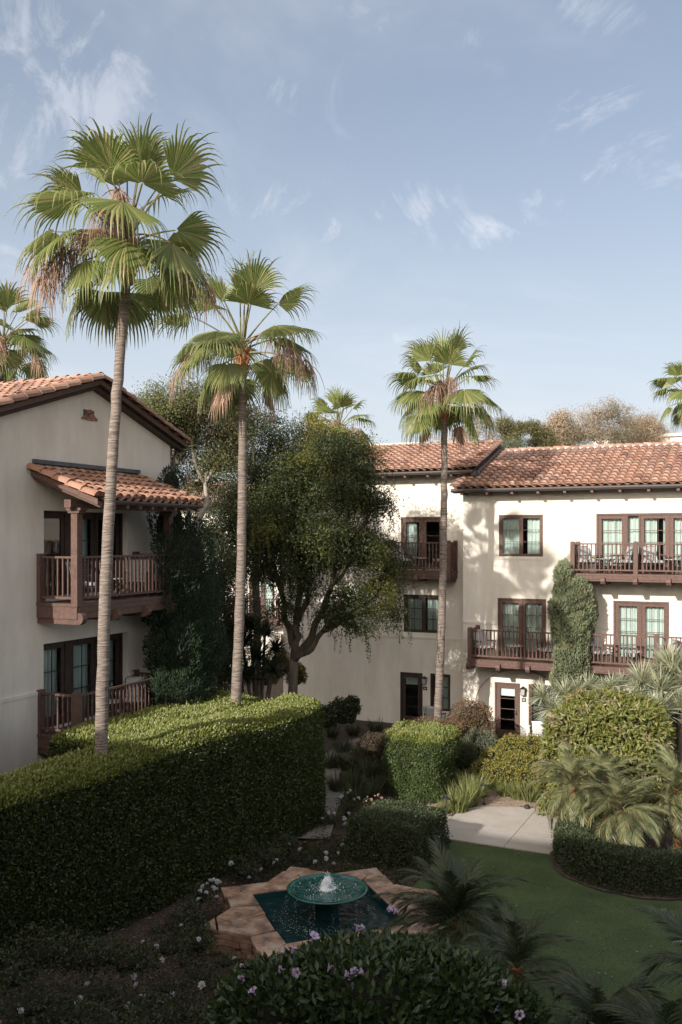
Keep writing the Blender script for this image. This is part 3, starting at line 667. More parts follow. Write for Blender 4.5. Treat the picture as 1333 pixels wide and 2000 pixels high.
def curved_walk():
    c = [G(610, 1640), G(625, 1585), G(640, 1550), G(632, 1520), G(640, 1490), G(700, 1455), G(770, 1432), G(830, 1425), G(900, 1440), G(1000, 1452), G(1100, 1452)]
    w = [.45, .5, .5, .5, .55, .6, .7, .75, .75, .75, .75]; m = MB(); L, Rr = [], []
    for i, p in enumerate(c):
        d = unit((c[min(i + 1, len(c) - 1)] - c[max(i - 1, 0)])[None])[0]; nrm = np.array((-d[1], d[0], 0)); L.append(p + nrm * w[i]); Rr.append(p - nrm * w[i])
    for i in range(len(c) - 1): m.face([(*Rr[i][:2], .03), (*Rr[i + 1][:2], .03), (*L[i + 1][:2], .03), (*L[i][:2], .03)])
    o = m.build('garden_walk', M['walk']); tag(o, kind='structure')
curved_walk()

# ------------------------------------------------------------------ buildings: shared pieces
def bx(m, fr, u0, u1, w0, w1, z0, z1, k=0): return m.box(fr(u0, w0, z0), fr(u1, w1, z1), k)
def facade(m, fr, u0, u1, z0, z1, holes, rv=.17):
    us = sorted({u0, u1, *[h[0] for h in holes], *[h[1] for h in holes]}); zs = sorted({z0, z1, *[h[2] for h in holes], *[h[3] for h in holes]})
    for a, b in zip(us, us[1:]):
        for c, d in zip(zs, zs[1:]):
            cu, cz = (a + b) / 2, (c + d) / 2
            if any(h[0] < cu < h[1] and h[2] < cz < h[3] for h in holes): continue
            m.face([fr(a, 0, c), fr(b, 0, c), fr(b, 0, d), fr(a, 0, d)])
    for h in holes:
        a, b, c, d = h[:4]; r = h[4] if len(h) > 4 else rv
        m.face([fr(a, 0, c), fr(a, -r, c), fr(a, -r, d), fr(a, 0, d)]); m.face([fr(b, 0, c), fr(b, -r, c), fr(b, -r, d), fr(b, 0, d)])
        m.face([fr(a, 0, d), fr(b, 0, d), fr(b, -r, d), fr(a, -r, d)]); m.face([fr(a, 0, c), fr(b, 0, c), fr(b, -r, c), fr(a, -r, c)])
def curtain(fr, u0, u1, z0, z1, w, parent, mat='curtain'):
    n = max(16, int((u1 - u0) * 60)); v, f = [], []; ph = RN.uniform(0, 6)
    for k in range(n + 1):
        u = u0 + (u1 - u0) * k / n; ww = w + .028 * math.sin(u * 46 + ph + .8 * math.sin(u * 9)) + .01 * math.sin(u * 17 + ph)
        v += [fr(u, ww, z0), fr(u, ww, z1)]
    f = [(2 * k, 2 * k + 2, 2 * k + 3, 2 * k + 1) for k in range(n)]
    return put('curtain', np_mesh('curtain', v, f, M[mat], smooth=True), parent)
def glazing(name, fr, bld, u0, u1, z0, z1, leaves, rows=3, cols=2, stile=.09, foot=.12, wood='wood', curtains=True, inset=.0, handle=False, rail_lbl=None):
    """timber frame with glazed leaves; leaves: (u0, u1, kind) kind 'sash' or 'fixed'"""
    b = .065; m = MB(); W0, W1 = -.13 - inset, -.015 - inset
    bx(m, fr, u0, u0 + b, W0, W1, z0, z1); bx(m, fr, u1 - b, u1, W0, W1, z0, z1); bx(m, fr, u0 + b, u1 - b, W0, W1, z1 - b, z1); bx(m, fr, u0 + b, u1 - b, W0, W1, z0, z0 + .04)
    for a, c in zip(leaves, leaves[1:]):
        if c[0] - a[1] > .02: bx(m, fr, a[1] + .004, c[0] - .004, W0 + .002, W1 - .002, z0 + .04, z1 - b)
    o = m.build(name, M[wood], bld)
    for (a, c, kind) in leaves:
        st = stile if kind == 'sash' else .03; ft = foot if kind == 'sash' else .05; w0, w1 = W0 + .03, W1 - .03
        m = MB(); zb, zt = z0 + .045, z1 - b - .004
        a2, c2 = max(a, u0 + b + .003), min(c, u1 - b - .003)
        bx(m, fr, a2, a2 + st, w0, w1, zb, zt); bx(m, fr, c2 - st, c2, w0, w1, zb, zt); bx(m, fr, a2 + st, c2 - st, w0, w1, zt - st, zt); bx(m, fr, a2 + st, c2 - st, w0, w1, zb, zb + ft)
        m.build('sash', M[wood], o)
        g0, g1, h0, h1 = a2 + st, c2 - st, zb + ft, zt - st; wm = (w0 + w1) / 2
        m = MB(); m.face([fr(g0, wm, h0), fr(g1, wm, h0), fr(g1, wm, h1), fr(g0, wm, h1)]); m.build('pane', M['glass'], o)
        for k in range(1, rows): 
            z = h0 + (h1 - h0) * k / rows; m = MB(); bx(m, fr, g0, g1, wm - .014, wm + .014, z - .011, z + .011); m.build('muntin', M[wood], o)
        if kind == 'sash':
            for k in range(1, cols):
                u = g0 + (g1 - g0) * k / cols; m = MB(); bx(m, fr, u - .007, u + .007, wm - .012, wm + .012, h0, h1); m.build('muntin', M[wood], o)
    if handle:
        u = handle; m = MB(); zc = z0 + .98; bx(m, fr, u - .018, u + .018, W1 - .03, W1 - .012, zc - .1, zc + .1); m.tube([fr(u, W1 - .012, zc), fr(u, W1 + .045, zc), fr(u - .09, W1 + .045, zc)], .011, 6); m.build('handle', M['iron'], o)
    if curtains:
        for c in (curtains if isinstance(curtains, (list, tuple)) else [(u0 + b, u1 - b)]): curtain(fr, c[0], c[1], z0 + .05, z1 - .13, W0 - .12, o)
    return o
def balcony(fr, bld, u0, u1, dep, zb, zf, zr, posts, brackets, wallpost=(1, 1), tall=None, sp=.146, skirt=True, pw=.15, side=(1, 1)):
    m = MB(); bx(m, fr, u0 - .02, u1 + .02, .0, dep + .03, zf - .07, zf)                   # deck
    bx(m, fr, u0, u1, dep - .06, dep, zb + .03, zf - .072)
    for s, u in ((0, u0), (1, u1)):
        if side[s]: bx(m, fr, u, u + (.06 if s == 0 else -.06), .0, dep - .062, zb + .03, zf - .072)
    bx(m, fr, u0 + .07, u1 - .07, dep, dep + .018, zf - .20, zf - .074)
    o = m.build('balcony', M['wood'], bld)
    for u in brackets:
        h = .24; pr = [(0, zb - .10), (dep + .05, zb - .10), (dep + .13, zb - .05), (dep + .17, zb + .04), (dep + .15, zb + .13), (dep + .09, zb + h - .06), (0, zb + h - .06)]
        m = MB(); w = .075
        pl = [fr(u - w, a, z) for a, z in pr]; pr_ = [fr(u + w, a, z) for a, z in pr]; n = len(pl); m.v += pl + pr_; m.f += [tuple(range(n)), tuple(range(n, 2 * n))[::-1]] + [(k, (k + 1) % n, n + (k + 1) % n, n + k) for k in range(n)]; m.mi += [0] * (n + 2)
        m.build('bracket', M['wood'], o)
    pc = dep - .09
    allp = []
    for k, u in enumerate(posts):
        zt = tall[k] if tall else zr + .045
        m = MB(); bx(m, fr, u - pw / 2, u + pw / 2, pc - pw / 2, pc + pw / 2, zf, zt)
        if not tall: bx(m, fr, u - pw / 2 + .02, u + pw / 2 - .02, pc - pw / 2 + .02, pc + pw / 2 - .02, zt, zt + .02)
        m.build('post', M['wood'], o); allp.append(u)
    for s, u in ((0, u0 + pw / 2), (1, u1 - pw / 2)):
        if wallpost[s]: m = MB(); bx(m, fr, u - pw / 2, u + pw / 2, .0, .11, zf, zr + .06); m.build('post', M['wood'], o)
    def run(a, b, along):
        # along 'u' at w=pc, or 'w' at fixed u
        m = MB()
        for (za, zc, hw) in ((zr - .05, zr + .0, .045), (zf + .10, zf + .155, .03)):
            if along == 'u': bx(m, fr, a, b, pc - hw, pc + hw, za, zc)
            else: bx(m, fr, along - hw, along + hw, a, b, za, zc)
        m.build('rail', M['wood'], o); n = max(2, round((b - a) / sp))
        for k in range(1, n):
            q = a + (b - a) * k / n; m = MB(); h = .019
            if along == 'u': bx(m, fr, q - h, q + h, pc - h, pc + h, zf + .155, zr - .05)
            else: bx(m, fr, along - h, along + h, q - h, q + h, zf + .155, zr - .05)
            m.build('baluster', M['wood'], o)
    for a, b in zip(allp, allp[1:]): run(a + pw / 2, b - pw / 2, 'u')
    for s, u in ((0, u0 + pw / 2), (1, u1 - pw / 2)):
        if side[s]: run(.11 if wallpost[s] else 0.0, pc - pw / 2, u)
    return o
def barrel_mesh(L, r0, r1, lift=.03, th=.016, n=7):
    """one clay barrel tile: lower end at y = 0, wider and lifted; open below"""
    v, f = [], []
    for (y, r, z) in ((0, r0, lift), (L, r1, .0)):
        for q in range(n + 1):
            a = math.pi * q / n; v.append((r * math.cos(a), y, z + r * .86 * math.sin(a)))
    for (y, r, z) in ((0, r0 - th, lift), (L, r1 - th, .0)):
        for q in range(n + 1):
            a = math.pi * q / n; v.append((r * math.cos(a), y, z + r * .86 * math.sin(a)))
    k = n + 1
    for q in range(n):
        f += [(q, q + 1, k + q + 1, k + q), (2 * k + q + 1, 2 * k + q, 3 * k + q, 3 * k + q + 1), (q + 1, q, 2 * k + q, 2 * k + q + 1), (k + q, k + q + 1, 3 * k + q + 1, 3 * k + q)]
    c = len(v); v += [(x, y + .035, z) for x, y, z in v[2 * k:3 * k]]; f.append(tuple(range(c, c + k)))
    me = bpy.data.meshes.new('tile'); me.from_pydata(v, [], f); return me
def tile_variants(mat, sp, ex):
    out = []
    for k in range(3):
        me = barrel_mesh(ex + .09, sp * (.435 + .012 * k), sp * (.36 + .01 * k), .036); me.materials.append(mat)
        me.polygons.foreach_set('use_smooth', [i % 4 < 2 for i in range(len(me.polygons))]); out.append(me)
    return out
def in_view(p, mg=15):
    a = p[0] * C25 + p[1] * S25; d = -p[0] * S25 + p[1] * C25
    if d < 1: return False
    return -mg < CX + FPX * a / d < 1333 + mg
def tile_slope(roof, org, ev, up, pitch, length, nrow, sp, ex, mat, pan, limit=300, skip=None, z0=.03):
    ev, up = Vector(ev), Vector(up); ys = (up * math.cos(pitch) + Vector((0, 0, math.sin(pitch)))); zn = ev.cross(ys); org = Vector(org)
    ncol = int(length / sp); spx = length / ncol; var = tile_variants(mat, sp, ex); specs = []
    for i in range(ncol):
        for r in range(nrow):
            p = org + ev * ((i + .5) * spx) + ys * (r * ex) + zn * z0
            if skip and skip(p): continue
            specs.append(p)
    specs.sort(key=lambda p: (not in_view(p), (p - Vector((0, 0, CZ))).length))
    base = Matrix((ev, ys, zn)).transposed().to_4x4(); extra = []
    for k, p in enumerate(specs):
        mt = Matrix.Translation(p + ys * RN.uniform(-.02, .02) + zn * RN.uniform(0, .012)) @ base @ Matrix.Rotation(RN.gauss(0, .022), 4, 'Z') @ Matrix.Rotation(RN.gauss(0, .012), 4, 'X')
        if k < limit: put('tile', var[k % 3], roof, mat4=mt)
        else: extra.append(mt)
    if extra:
        vs, fs, o = [], [], 0
        for mt in extra:
            for v in var[0].vertices: vs.append(tuple(mt @ v.co))
            for pl in var[0].polygons: fs.append(tuple(o + i for i in pl.vertices))
            o += len(var[0].vertices)
        me = bpy.data.meshes.new('far_tiles'); me.from_pydata(vs, [], fs); me.materials.append(mat); tag(put('far_tiles', me, roof), kind='stuff')
    # concave pans between the barrels, one stepped corrugated course per row
    v, f = [], []; seg = 6
    for r in range(nrow):
        i0 = len(v)
        for y, zz in ((r * ex - .06, .012), (r * ex + ex, -.012)):
            for i in range(ncol * seg + 1):
                u = i / seg * spx; v.append(tuple(org + ev * u + ys * y + zn * (zz + .028 + .042 * math.cos(2 * math.pi * (i / seg - .5)) * -1)))
        c = ncol * seg + 1
        for i in range(ncol * seg): f.append((i0 + i, i0 + i + 1, i0 + c + i + 1, i0 + c + i))
    o = put('pan_tiles', np_mesh('pan_tiles', v, f, pan, smooth=False), roof); tag(o, kind='stuff')
def ridge_run(roof, a, b, mat, r=.13, step=.36, name='ridge_tile'):
    a, b = Vector(a), Vector(b); d = (b - a); n = max(1, int(d.length / step)); d.normalize(); x = d.cross(Vector((0, 0, 1))).normalized(); z = x.cross(d)
    me = barrel_mesh(step + .07, r, r * .86, .03); me.materials.append(mat); base = Matrix((x, d, z)).transposed().to_4x4()
    for k in range(n):
        mt = Matrix.Translation(a + d * (k * (b - a).length / n) + z * RN.uniform(0, .01)) @ base @ Matrix.Rotation(RN.gauss(0, .02), 4, 'Z'); put(name, me, roof, mat4=mt)

# ------------------------------------------------------------------ right building
def right_building():
    YF, YB, XC, XE = 34.7, 35.7, -10.91, 1.6
    b = thing('hotel_building', 'long cream stucco building with red tile roofs and brown balconies along the lit side', 'building', (-6, 37, 0))
    F = lambda u, w, z: (u, YF - w, z); Bk = lambda u, w, z: (u, YB - w, z)
    hF = [(-9.48, -7.78, 6.98, 8.57), (-5.82, -1.72, 6.42, 8.58), (-9.53, -7.66, 3.12, 5.38), (-5.21, -3.28, 3.12, 5.40), (-9.65, -8.65, .02, 2.14), (-8.33, -7.0, .59, 2.15), (-3.6, -1.6, .4, 2.15)]
    m = MB(); facade(m, F, XC, XE, -.1, 9.72, hF); m.face([(XC, YF, -.1), (XC, YB, -.1), (XC, YB, 9.95), (XC, YF, 9.72)])
    m.face([(XE, YF, -.1), (XE, 43.8, -.1), (XE, 43.8, 9.7), (XE, 39.2, 11.3), (XE, YF, 9.72)]); m.face([(XC, 43.8, -.1), (XE, 43.8, -.1), (XE, 43.8, 9.7), (XC, 43.8, 9.7)])
    m.build('wall', M['stucco'], b)
    hB = [(-13.91, -12.04, 6.40, 8.55), (-13.78, -12.07, 3.80, 5.35), (-13.94, -12.95, .02, 2.13), (-12.62, -11.76, .65, 2.15)]
    m = MB(); XL = -19.45; facade(m, Bk, XL, XC, -.1, 10.42, hB)
    m.face([(XL, YB, -.1), (XL, 43.4, -.1), (XL, 43.4, 10.4), (XL, 39.2, 11.72), (XL, YB, 10.42)]); m.face([(XC, YB, 9.6), (XC, 43.4, 9.6), (XC, 43.4, 10.4), (XC, 39.2, 11.72), (XC, YB, 10.42)]); m.face([(XL, 43.4, -.1), (XC, 43.4, -.1), (XC, 43.4, 10.4), (XL, 43.4, 10.4)])
    m.build('wall', M['stucco'], b)
    m = MB(); m.box((XL + .2, YB + 2.2, 0), (XE - .2, YB + 2.3, 9.6)); 
    for z in (3.0, 6.3): m.box((XL + .2, YB + .2, z - .2), (XE - .2, YB + 2.2, z)); m.box((XC + .2, YF + .2, z - .2), (XE - .2, YB + .2, z))
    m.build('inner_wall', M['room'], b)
    # raised bands and the blind arch
    for u0, u1 in ((XC, -9.56), (-7.6, -5.24), (-3.25, XE)): m = MB(); bx(m, F, u0, u1, .0, .03, 4.36, 4.46); m.build('string_course', M['stucco'], b)
    m = MB(); bx(m, Bk, XL, XC - .004, .0, .03, 3.56, 3.64); m.build('string_course', M['stucco'], b)
    for (u0, u1, z) in ((-9.60, -7.66, 6.86),): m = MB(); bx(m, F, u0, u1, .0, .02, z, z + .10); m.build('sill', M['stucco'], b)
    m = MB(); pts = [F(-8.66 + 1.74 * math.cos(a), .012, 1.25 + 1.42 * math.sin(a)) for a in np.linspace(math.pi, 0, 30)]; pts = [F(-10.40, .012, .0)] + pts + [F(-6.92, .012, .0)]
    m.tube(pts, .022, 5); m.build('arch_moulding', noise_mat('tan arch moulding', [(.3, (.34, .27, .18)), (.7, (.42, .34, .24))], 5), b)
    # openings
    glazing('window', F, b, -9.48, -7.78, 6.98, 8.57, [(-9.42, -8.64, 'sash'), (-8.62, -7.84, 'sash')], 3, 1, .06, .06, curtains=[(-9.4, -8.68), (-8.42, -7.84)])
    glazing('balcony_door', F, b, -5.82, -1.72, 6.42, 8.58, [(-5.76, -4.80, 'sash'), (-4.72, -4.30, 'fixed'), (-4.26, -3.30, 'sash'), (-3.26, -2.30, 'sash'), (-2.26, -1.78, 'fixed')], 4, 3, .12, .2, handle=-4.2, curtains=[(-5.75, -3.72), (-3.5, -1.8)])
    glazing('balcony_door', F, b, -9.53, -7.66, 3.12, 5.38, [(-9.46, -8.62, 'sash'), (-8.57, -7.73, 'sash')], 4, 3, .11, .2, wood='wood', handle=-7.80)
    glazing('balcony_door', F, b, -5.21, -3.28, 3.12, 5.40, [(-5.14, -4.27, 'sash'), (-4.22, -3.34, 'sash')], 4, 3, .12, .2, handle=-3.42)
    d = glazing('entrance_door', F, b, -9.65, -8.65, .02, 2.14, [(-9.58, -8.72, 'sash')], 4, 1, .15, .26, curtains=False, handle=-8.80)
    m = MB(); m.face([F(-9.43, -.12, 1.62), F(-8.87, -.12, 1.62), F(-8.87, -.12, 1.95), F(-9.43, -.12, 1.95)]); m.build('blind', M['blind'], d)
    w = glazing('window', F, b, -8.33, -7.0, .59, 2.15, [(-8.27, -7.66, 'sash'), (-7.64, -7.06, 'sash')], 3, 1, .05, .05, curtains=False)
    for k in range(24): m = MB(); z = .72 + k * .055; bx(m, F, -8.22, -7.1, -.24, -.20, z, z + .012); m.build('blind_slat', M['blind'], w)
    glazing('window', F, b, -3.6, -1.6, .4, 2.15, [(-3.54, -2.62, 'sash'), (-2.58, -1.66, 'sash')], 3, 2, .07, .08)
    glazing('balcony_door', Bk, b, -13.91, -12.04, 6.40, 8.55, [(-13.85, -12.99, 'sash'), (-12.95, -12.10, 'sash')], 3, 1, .14, .2, curtains=[(-13.82, -13.28)], handle=-13.05)
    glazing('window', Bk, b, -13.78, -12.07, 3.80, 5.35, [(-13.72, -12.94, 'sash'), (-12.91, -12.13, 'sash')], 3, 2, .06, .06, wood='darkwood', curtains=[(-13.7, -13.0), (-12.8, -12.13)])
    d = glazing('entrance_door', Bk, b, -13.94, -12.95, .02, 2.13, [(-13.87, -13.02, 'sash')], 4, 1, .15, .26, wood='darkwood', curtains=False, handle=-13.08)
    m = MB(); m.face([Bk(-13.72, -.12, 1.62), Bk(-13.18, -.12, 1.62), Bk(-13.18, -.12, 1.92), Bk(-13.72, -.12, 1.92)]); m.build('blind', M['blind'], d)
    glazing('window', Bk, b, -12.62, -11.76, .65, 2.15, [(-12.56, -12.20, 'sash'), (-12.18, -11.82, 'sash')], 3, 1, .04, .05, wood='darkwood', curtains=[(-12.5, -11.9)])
    # balconies
    balcony(F, b, -6.55, -1.2, 1.2, 6.12, 6.42, 7.50, [-6.46, -4.28, -2.12, -1.28], [-6.44, -5.38, -4.28, -3.18, -2.12], (1, 0))
    balcony(F, b, -10.37, -6.90, 1.2, 2.83, 3.13, 4.25, [-10.29, -6.98], [-10.30, -9.16, -8.05, -6.96], (1, 1))
    balcony(F, b, -6.02, -1.2, 1.2, 2.85, 3.13, 4.28, [-5.94, -3.6, -1.28], [-5.94, -4.82, -3.7, -2.6], (1, 0))
    balcony(Bk, b, -14.24, -11.45, 1.0, 6.02, 6.36, 7.52, [-14.16, -11.53], [-14.12, -12.85, -11.58], (1, 1))
    # roofs
    p1 = math.atan2(11.42 - 9.62, 39.2 - 34.1)
    m = MB(); m.prism([(34.12, 9.56), (39.2, 11.36), (44.3, 9.56), (44.3, 9.48), (39.2, 11.24), (34.12, 9.46)], 0, -11.12, XE + .3); rf = m.build('roof', M['darkwood'], b)
    tile_slope(rf, (-11.14, 34.08, 9.60), (1, 0, 0), (0, 1, 0), p1, XE + .3 + 11.14, 13, .30, .405, M['tile'], M['pan'], 300)
    ridge_run(rf, (-10.9, 39.22, 11.44), (XE + .3, 39.22, 11.44), M['tile'])
    m = MB(); m.box((-10.85, 39.06, 11.36), (XE + .3, 39.2, 11.47)); m.build('mortar_bed', M['mortar'], rf)
    p2 = math.atan2(11.80 - 10.42, 39.2 - 35.1)
    m = MB(); m.prism([(35.14, 10.38), (39.2, 11.74), (43.9, 10.3), (43.9, 10.2), (39.2, 11.62), (35.14, 10.28)], 0, XL - .3, -10.62); rf2 = m.build('roof', M['darkwood'], b)
    tile_slope(rf2, (XL - .3, 35.1, 10.42), (1, 0, 0), (0, 1, 0), p2, -10.66 - XL + .3, 11, .30, .40, M['tile'], M['pan'], 300)
    ridge_run(rf2, (-10.55, 39.22, 11.82), (XL - .3, 39.22, 11.82), M['tile'])
    m = MB(); m.box((XL - .2, 39.06, 11.74), (-10.7, 39.2, 11.86)); m.build('mortar_bed', M['mortar'], rf2)
    ys = Vector((0, math.cos(p2), math.sin(p2)))
    ridge_run(rf2, (-10.62, 35.08, 10.47), Vector((-10.62, 35.08, 10.47)) + ys * 4.25, M['tile'], .14, .36, 'verge_tile')
    ys1 = Vector((0, math.cos(p1), math.sin(p1))); ridge_run(rf, (-11.12, 34.06, 9.64), Vector((-11.12, 34.06, 9.64)) + ys1 * 1.05, M['tile'], .14, .36, 'verge_tile')
    m = MB(); m.tube([(-10.50, 35.2, 10.28), (-10.50, 39.2, 11.64)], .035, 4); m.box((-10.70, 35.05, 10.14), (-10.52, 35.4, 10.34)); m.build('flashing', M['lead'], rf2)
    for (ra, y, z, x0, x1) in ((rf, 33.98, 9.50, -11.16, XE + .3), (rf2, 34.98, 10.30, XL - .3, -10.6)):
        m = MB(); m.tube([(x0, y, z), (x1, y, z)], .075, 8); m.build('gutter', M['gutter'], ra)
        m = MB(); m.box((x0 + .05, y + .09, z - .10), (x1 - .02, y + .13, z + .02)); m.build('fascia', M['darkwood'], ra)
        n = int((x1 - x0) / .98)
        for k in range(n):
            x = x0 + .4 + k * .98
            if x > 0.5: break
            m = MB(); m.box((x - .05, y + .02, z - .165), (x + .05, y + .70, z - .085)); m.build('rafter_tail', M['wood'], ra)
    return b
right_building()

# ------------------------------------------------------------------ left building
def left_building():
    XW = -16.2; Lf = lambda u, w, z: (XW + w, u, z)
    b = thing('guest_house', 'cream gabled building with a tile roofed corner balcony on the shaded side', 'building', (-19, 19, 0))
    y0, y1, yr, sl = 14.6, 22.71, 19.2, .335; ze0, ze1, zr = 11.70 - (yr - y0) * sl, 11.70 - (y1 - yr) * sl, 11.70
    h = [(17.45, 20.70, 6.24, 8.37, .28), (17.44, 20.72, 2.95, 5.08, .28)]
    m = MB(); facade(m, Lf, y0, y1, -.1, ze0, h)
    zt = ze0; m.face([(XW, y0, zt), (XW, y1, zt), (XW, y1, ze1), (XW, yr, zr)])
    m.face([(XW, y0, -.1), (-30, y0, -.1), (-30, y0, ze0), (XW, y0, ze0)]); m.face([(XW, y1, -.1), (-30, y1, -.1), (-30, y1, ze1), (XW, y1, ze1)])
    m.face([(-30, y0, -.1), (-30, y1, -.1), (-30, y1, ze1), (-30, yr, zr), (-30, y0, ze0)])
    m.build('wall', M['stucco'], b)
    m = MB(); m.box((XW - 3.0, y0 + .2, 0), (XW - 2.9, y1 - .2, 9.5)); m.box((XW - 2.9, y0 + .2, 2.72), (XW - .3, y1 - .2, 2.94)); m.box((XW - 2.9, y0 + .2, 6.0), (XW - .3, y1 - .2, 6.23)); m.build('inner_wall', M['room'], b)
    for u0, u1 in ((y0, 17.40), (20.76, y1)): m = MB(); bx(m, Lf, u0, u1, .0, .05, 3.86, 3.95); m.build('string_course', M['stucco'], b)
    for u0, u1 in ((y0, 17.2), (21.1, y1)): m = MB(); bx(m, Lf, u0, u1, .0, .035, -.1, 3.855); m.build('plinth', M['stucco'], b)
    # tile vent
    vm = barrel_mesh(.2, .10, .095, 0); vm.materials.append(M['tile'])
    for (y, z) in ((18.99, 10.86), (19.18, 10.86), (19.085, 10.965), (18.90, 10.78) , (19.28, 10.78), (19.09, 10.78)):
        put('vent_tile', vm, b, mat4=Matrix.Translation((XW + .07, y, z)) @ Matrix.Rotation(rad(90), 4, 'Z') @ Matrix.Translation((0, 0, 0)))
    m = MB(); bx(m, Lf, 18.88, 19.30, .002, .012, 10.78, 11.04); m.build('vent_dark_panel', M['room'], b)  # flat dark panel on the wall, standing in for shade inside the vent
    # glazed doors in both storeys
    for z0, z1 in ((6.24, 8.37), (2.95, 5.08)):
        up = z0 > 5
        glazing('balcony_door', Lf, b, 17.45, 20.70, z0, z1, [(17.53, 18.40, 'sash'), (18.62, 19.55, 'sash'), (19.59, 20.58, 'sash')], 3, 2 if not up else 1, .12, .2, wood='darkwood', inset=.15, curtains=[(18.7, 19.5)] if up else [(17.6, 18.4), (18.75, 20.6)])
    # balconies
    balcony(Lf, b, 17.2, 21.1, 1.25, 5.72, 6.12, 7.25, [17.30, 21.0], [17.30, 18.60, 19.82, 21.0], (1, 1), tall=[8.28, 8.28], sp=.15, pw=.19)
    balcony(Lf, b, 17.2, 21.1, 1.25, 2.55, 2.92, 3.93, [17.30, 21.0], [17.30, 18.60, 19.82, 21.0], (1, 1), sp=.15, pw=.19)
    # balcony roof: beam, capitals, rafters, deck, tiles
    zE, zW = 8.60, 9.34; xE, xW = -14.18, XW + .02; pit = math.atan2(zW - zE, xE - xW)
    m = MB(); m.prism([(xE, zE - .05), (xW, zW - .05), (xW, zW - .11), (xE, zE - .11)], 1, 17.02, 21.28); rf = m.build('balcony_roof', M['wood'], b)
    for y in (17.30, 21.0):
        m = MB(); pc = XW + 1.16; pass
        m.box((pc - .17, y - .125, 8.283), (pc + .17, y + .125, 8.345)); m.box((pc - .22, y - .13, 8.347), (pc + .22, y + .13, 8.41)); m.build('capital', M['wood'], rf)
    m = MB(); m.box((XW + 1.06, 16.98, 8.412), (XW + 1.26, 21.25, 8.60)); m.build('beam', M['wood'], rf)
    for k in range(9):
        y = 17.12 + k * .5
        m = MB(); m.prism([(xE + .02, zE - .115), (xW, zW - .115), (xW, zW - .22), (xE + .02, zE - .20)], 1, y - .045, y + .045); m.build('rafter', M['wood'], rf)
    m = MB(); m.prism([(xE + .03, zE - .0), (xW, zW - .0), (xW, zW - .13), (xE + .03, zE - .14)], 1, 16.985, 17.015); m.build('barge_board', M['wood'], rf)
    tile_slope(rf, (xE, 17.02, zE - .01), (0, 1, 0), (-1, 0, 0), pit, 4.26, 6, .30, .375, M['tilenew'], M['pan'], 300)
    up = Vector((-math.cos(pit), 0, math.sin(pit))); ridge_run(rf, Vector((xE + .03, 17.0, zE + .03)), Vector((xE, 17.0, zE + .03)) + up * 2.16, M['tilenew'], .155, .43, 'verge_tile')
    ridge_run(rf, Vector((xE + .03, 21.28, zE + .03)), Vector((xE, 21.28, zE + .03)) + up * 2.1, M['tilenew'], .14, .43, 'verge_tile')
    m = MB(); m.box((XW + .002, 17.05, 9.50), (XW + .11, 21.15, 9.60)); m.box((XW + .002, 17.05, 9.38), (XW + .03, 21.15, 9.498)); m.build('flashing', M['lead'], rf)
    m = MB(); m.tube([(xE + .05, 17.2, zE - .05), (xE + .05, 21.3, zE - .05)], .045, 6); m.build('gutter', M['gutter'], rf)
    # main roof
    pm = math.atan(sl); ov = .32; XV = XW + ov
    for s in (0, 1):
        ya = y0 - .45 if s == 0 else y1 + .40
        def zz(y, o=0): return zr + .16 - abs(y - yr) * sl + o
        m = MB(); m.prism([(ya, zz(ya, -.06)), (yr, zz(yr, -.06)), (yr, zz(yr, -.16)), (ya, zz(ya, -.16))] if s == 0 else [(yr, zz(yr, -.06)), (ya, zz(ya, -.06)), (ya, zz(ya, -.16)), (yr, zz(yr, -.16))], 0, -30.3, XV - .03)
        r = m.build('roof', M['darkwood'], b)
        m = MB(); q = [(ya, zz(ya, -.02)), (yr, zz(yr, -.02)), (yr, zz(yr, -.15)), (ya, zz(ya, -.15))]; m.prism(q, 0, XV - .028, XV + .01); m.build('barge_board', M['wood'], r)
        m = MB(); q = [(ya, zz(ya, -.18)), (yr, zz(yr, -.18)), (yr, zz(yr, -.27)), (ya, zz(ya, -.27))]; m.prism(q, 0, XW + .004, XW + .20); m.build('soffit_mould', M['darkwood'], r)
        if s == 0:
            tile_slope(r, (-22.6, ya, zz(ya, -.02)), (1, 0, 0), (0, 1, 0), pm, XV - .12 + 22.6, 13, .30, .405, M['tile'], M['pan'], 290)
            L = (yr - ya) / math.cos(pm); d = Vector((0, math.cos(pm), math.sin(pm)))
            ridge_run(r, Vector((XV - .05, ya, zz(ya, .0))), Vector((XV - .05, ya, zz(ya, .0))) + d * L, M['tile'], .20, .45, 'verge_tile')
        else:
            tile_slope(r, (XV - .12, ya, zz(ya, -.02)), (-1, 0, 0), (0, -1, 0), pm, 4, 10, .30, .40, M['tile'], M['pan'], 120)
            L = (ya - yr) / math.cos(pm); d = Vector((0, -math.cos(pm), math.sin(pm)))
            ridge_run(r, Vector((XV - .05, ya, zz(ya, .0))), Vector((XV - .05, ya, zz(ya, .0))) + d * L, M['tile'], .20, .45, 'verge_tile')
            m = MB(); m.tube([(XV - .05, ya + .06, zz(ya, -.10)), (-30, ya + .06, zz(ya, -.10))], .06, 8)
            m.tube([(XW + .05, ya + .02, zz(ya, -.16)), (XW + .07, y1 + .10, zz(ya, -.42)), (XW + .07, y1 + .08, 6), (XW + .07, y1 + .08, .1)], .045, 8); m.build('gutter', M['gutter'], r)
            ridge_run(r, (XV + .02, yr, zr + .19), (-24, yr, zr + .19), M['tile'])
    return b
left_building()

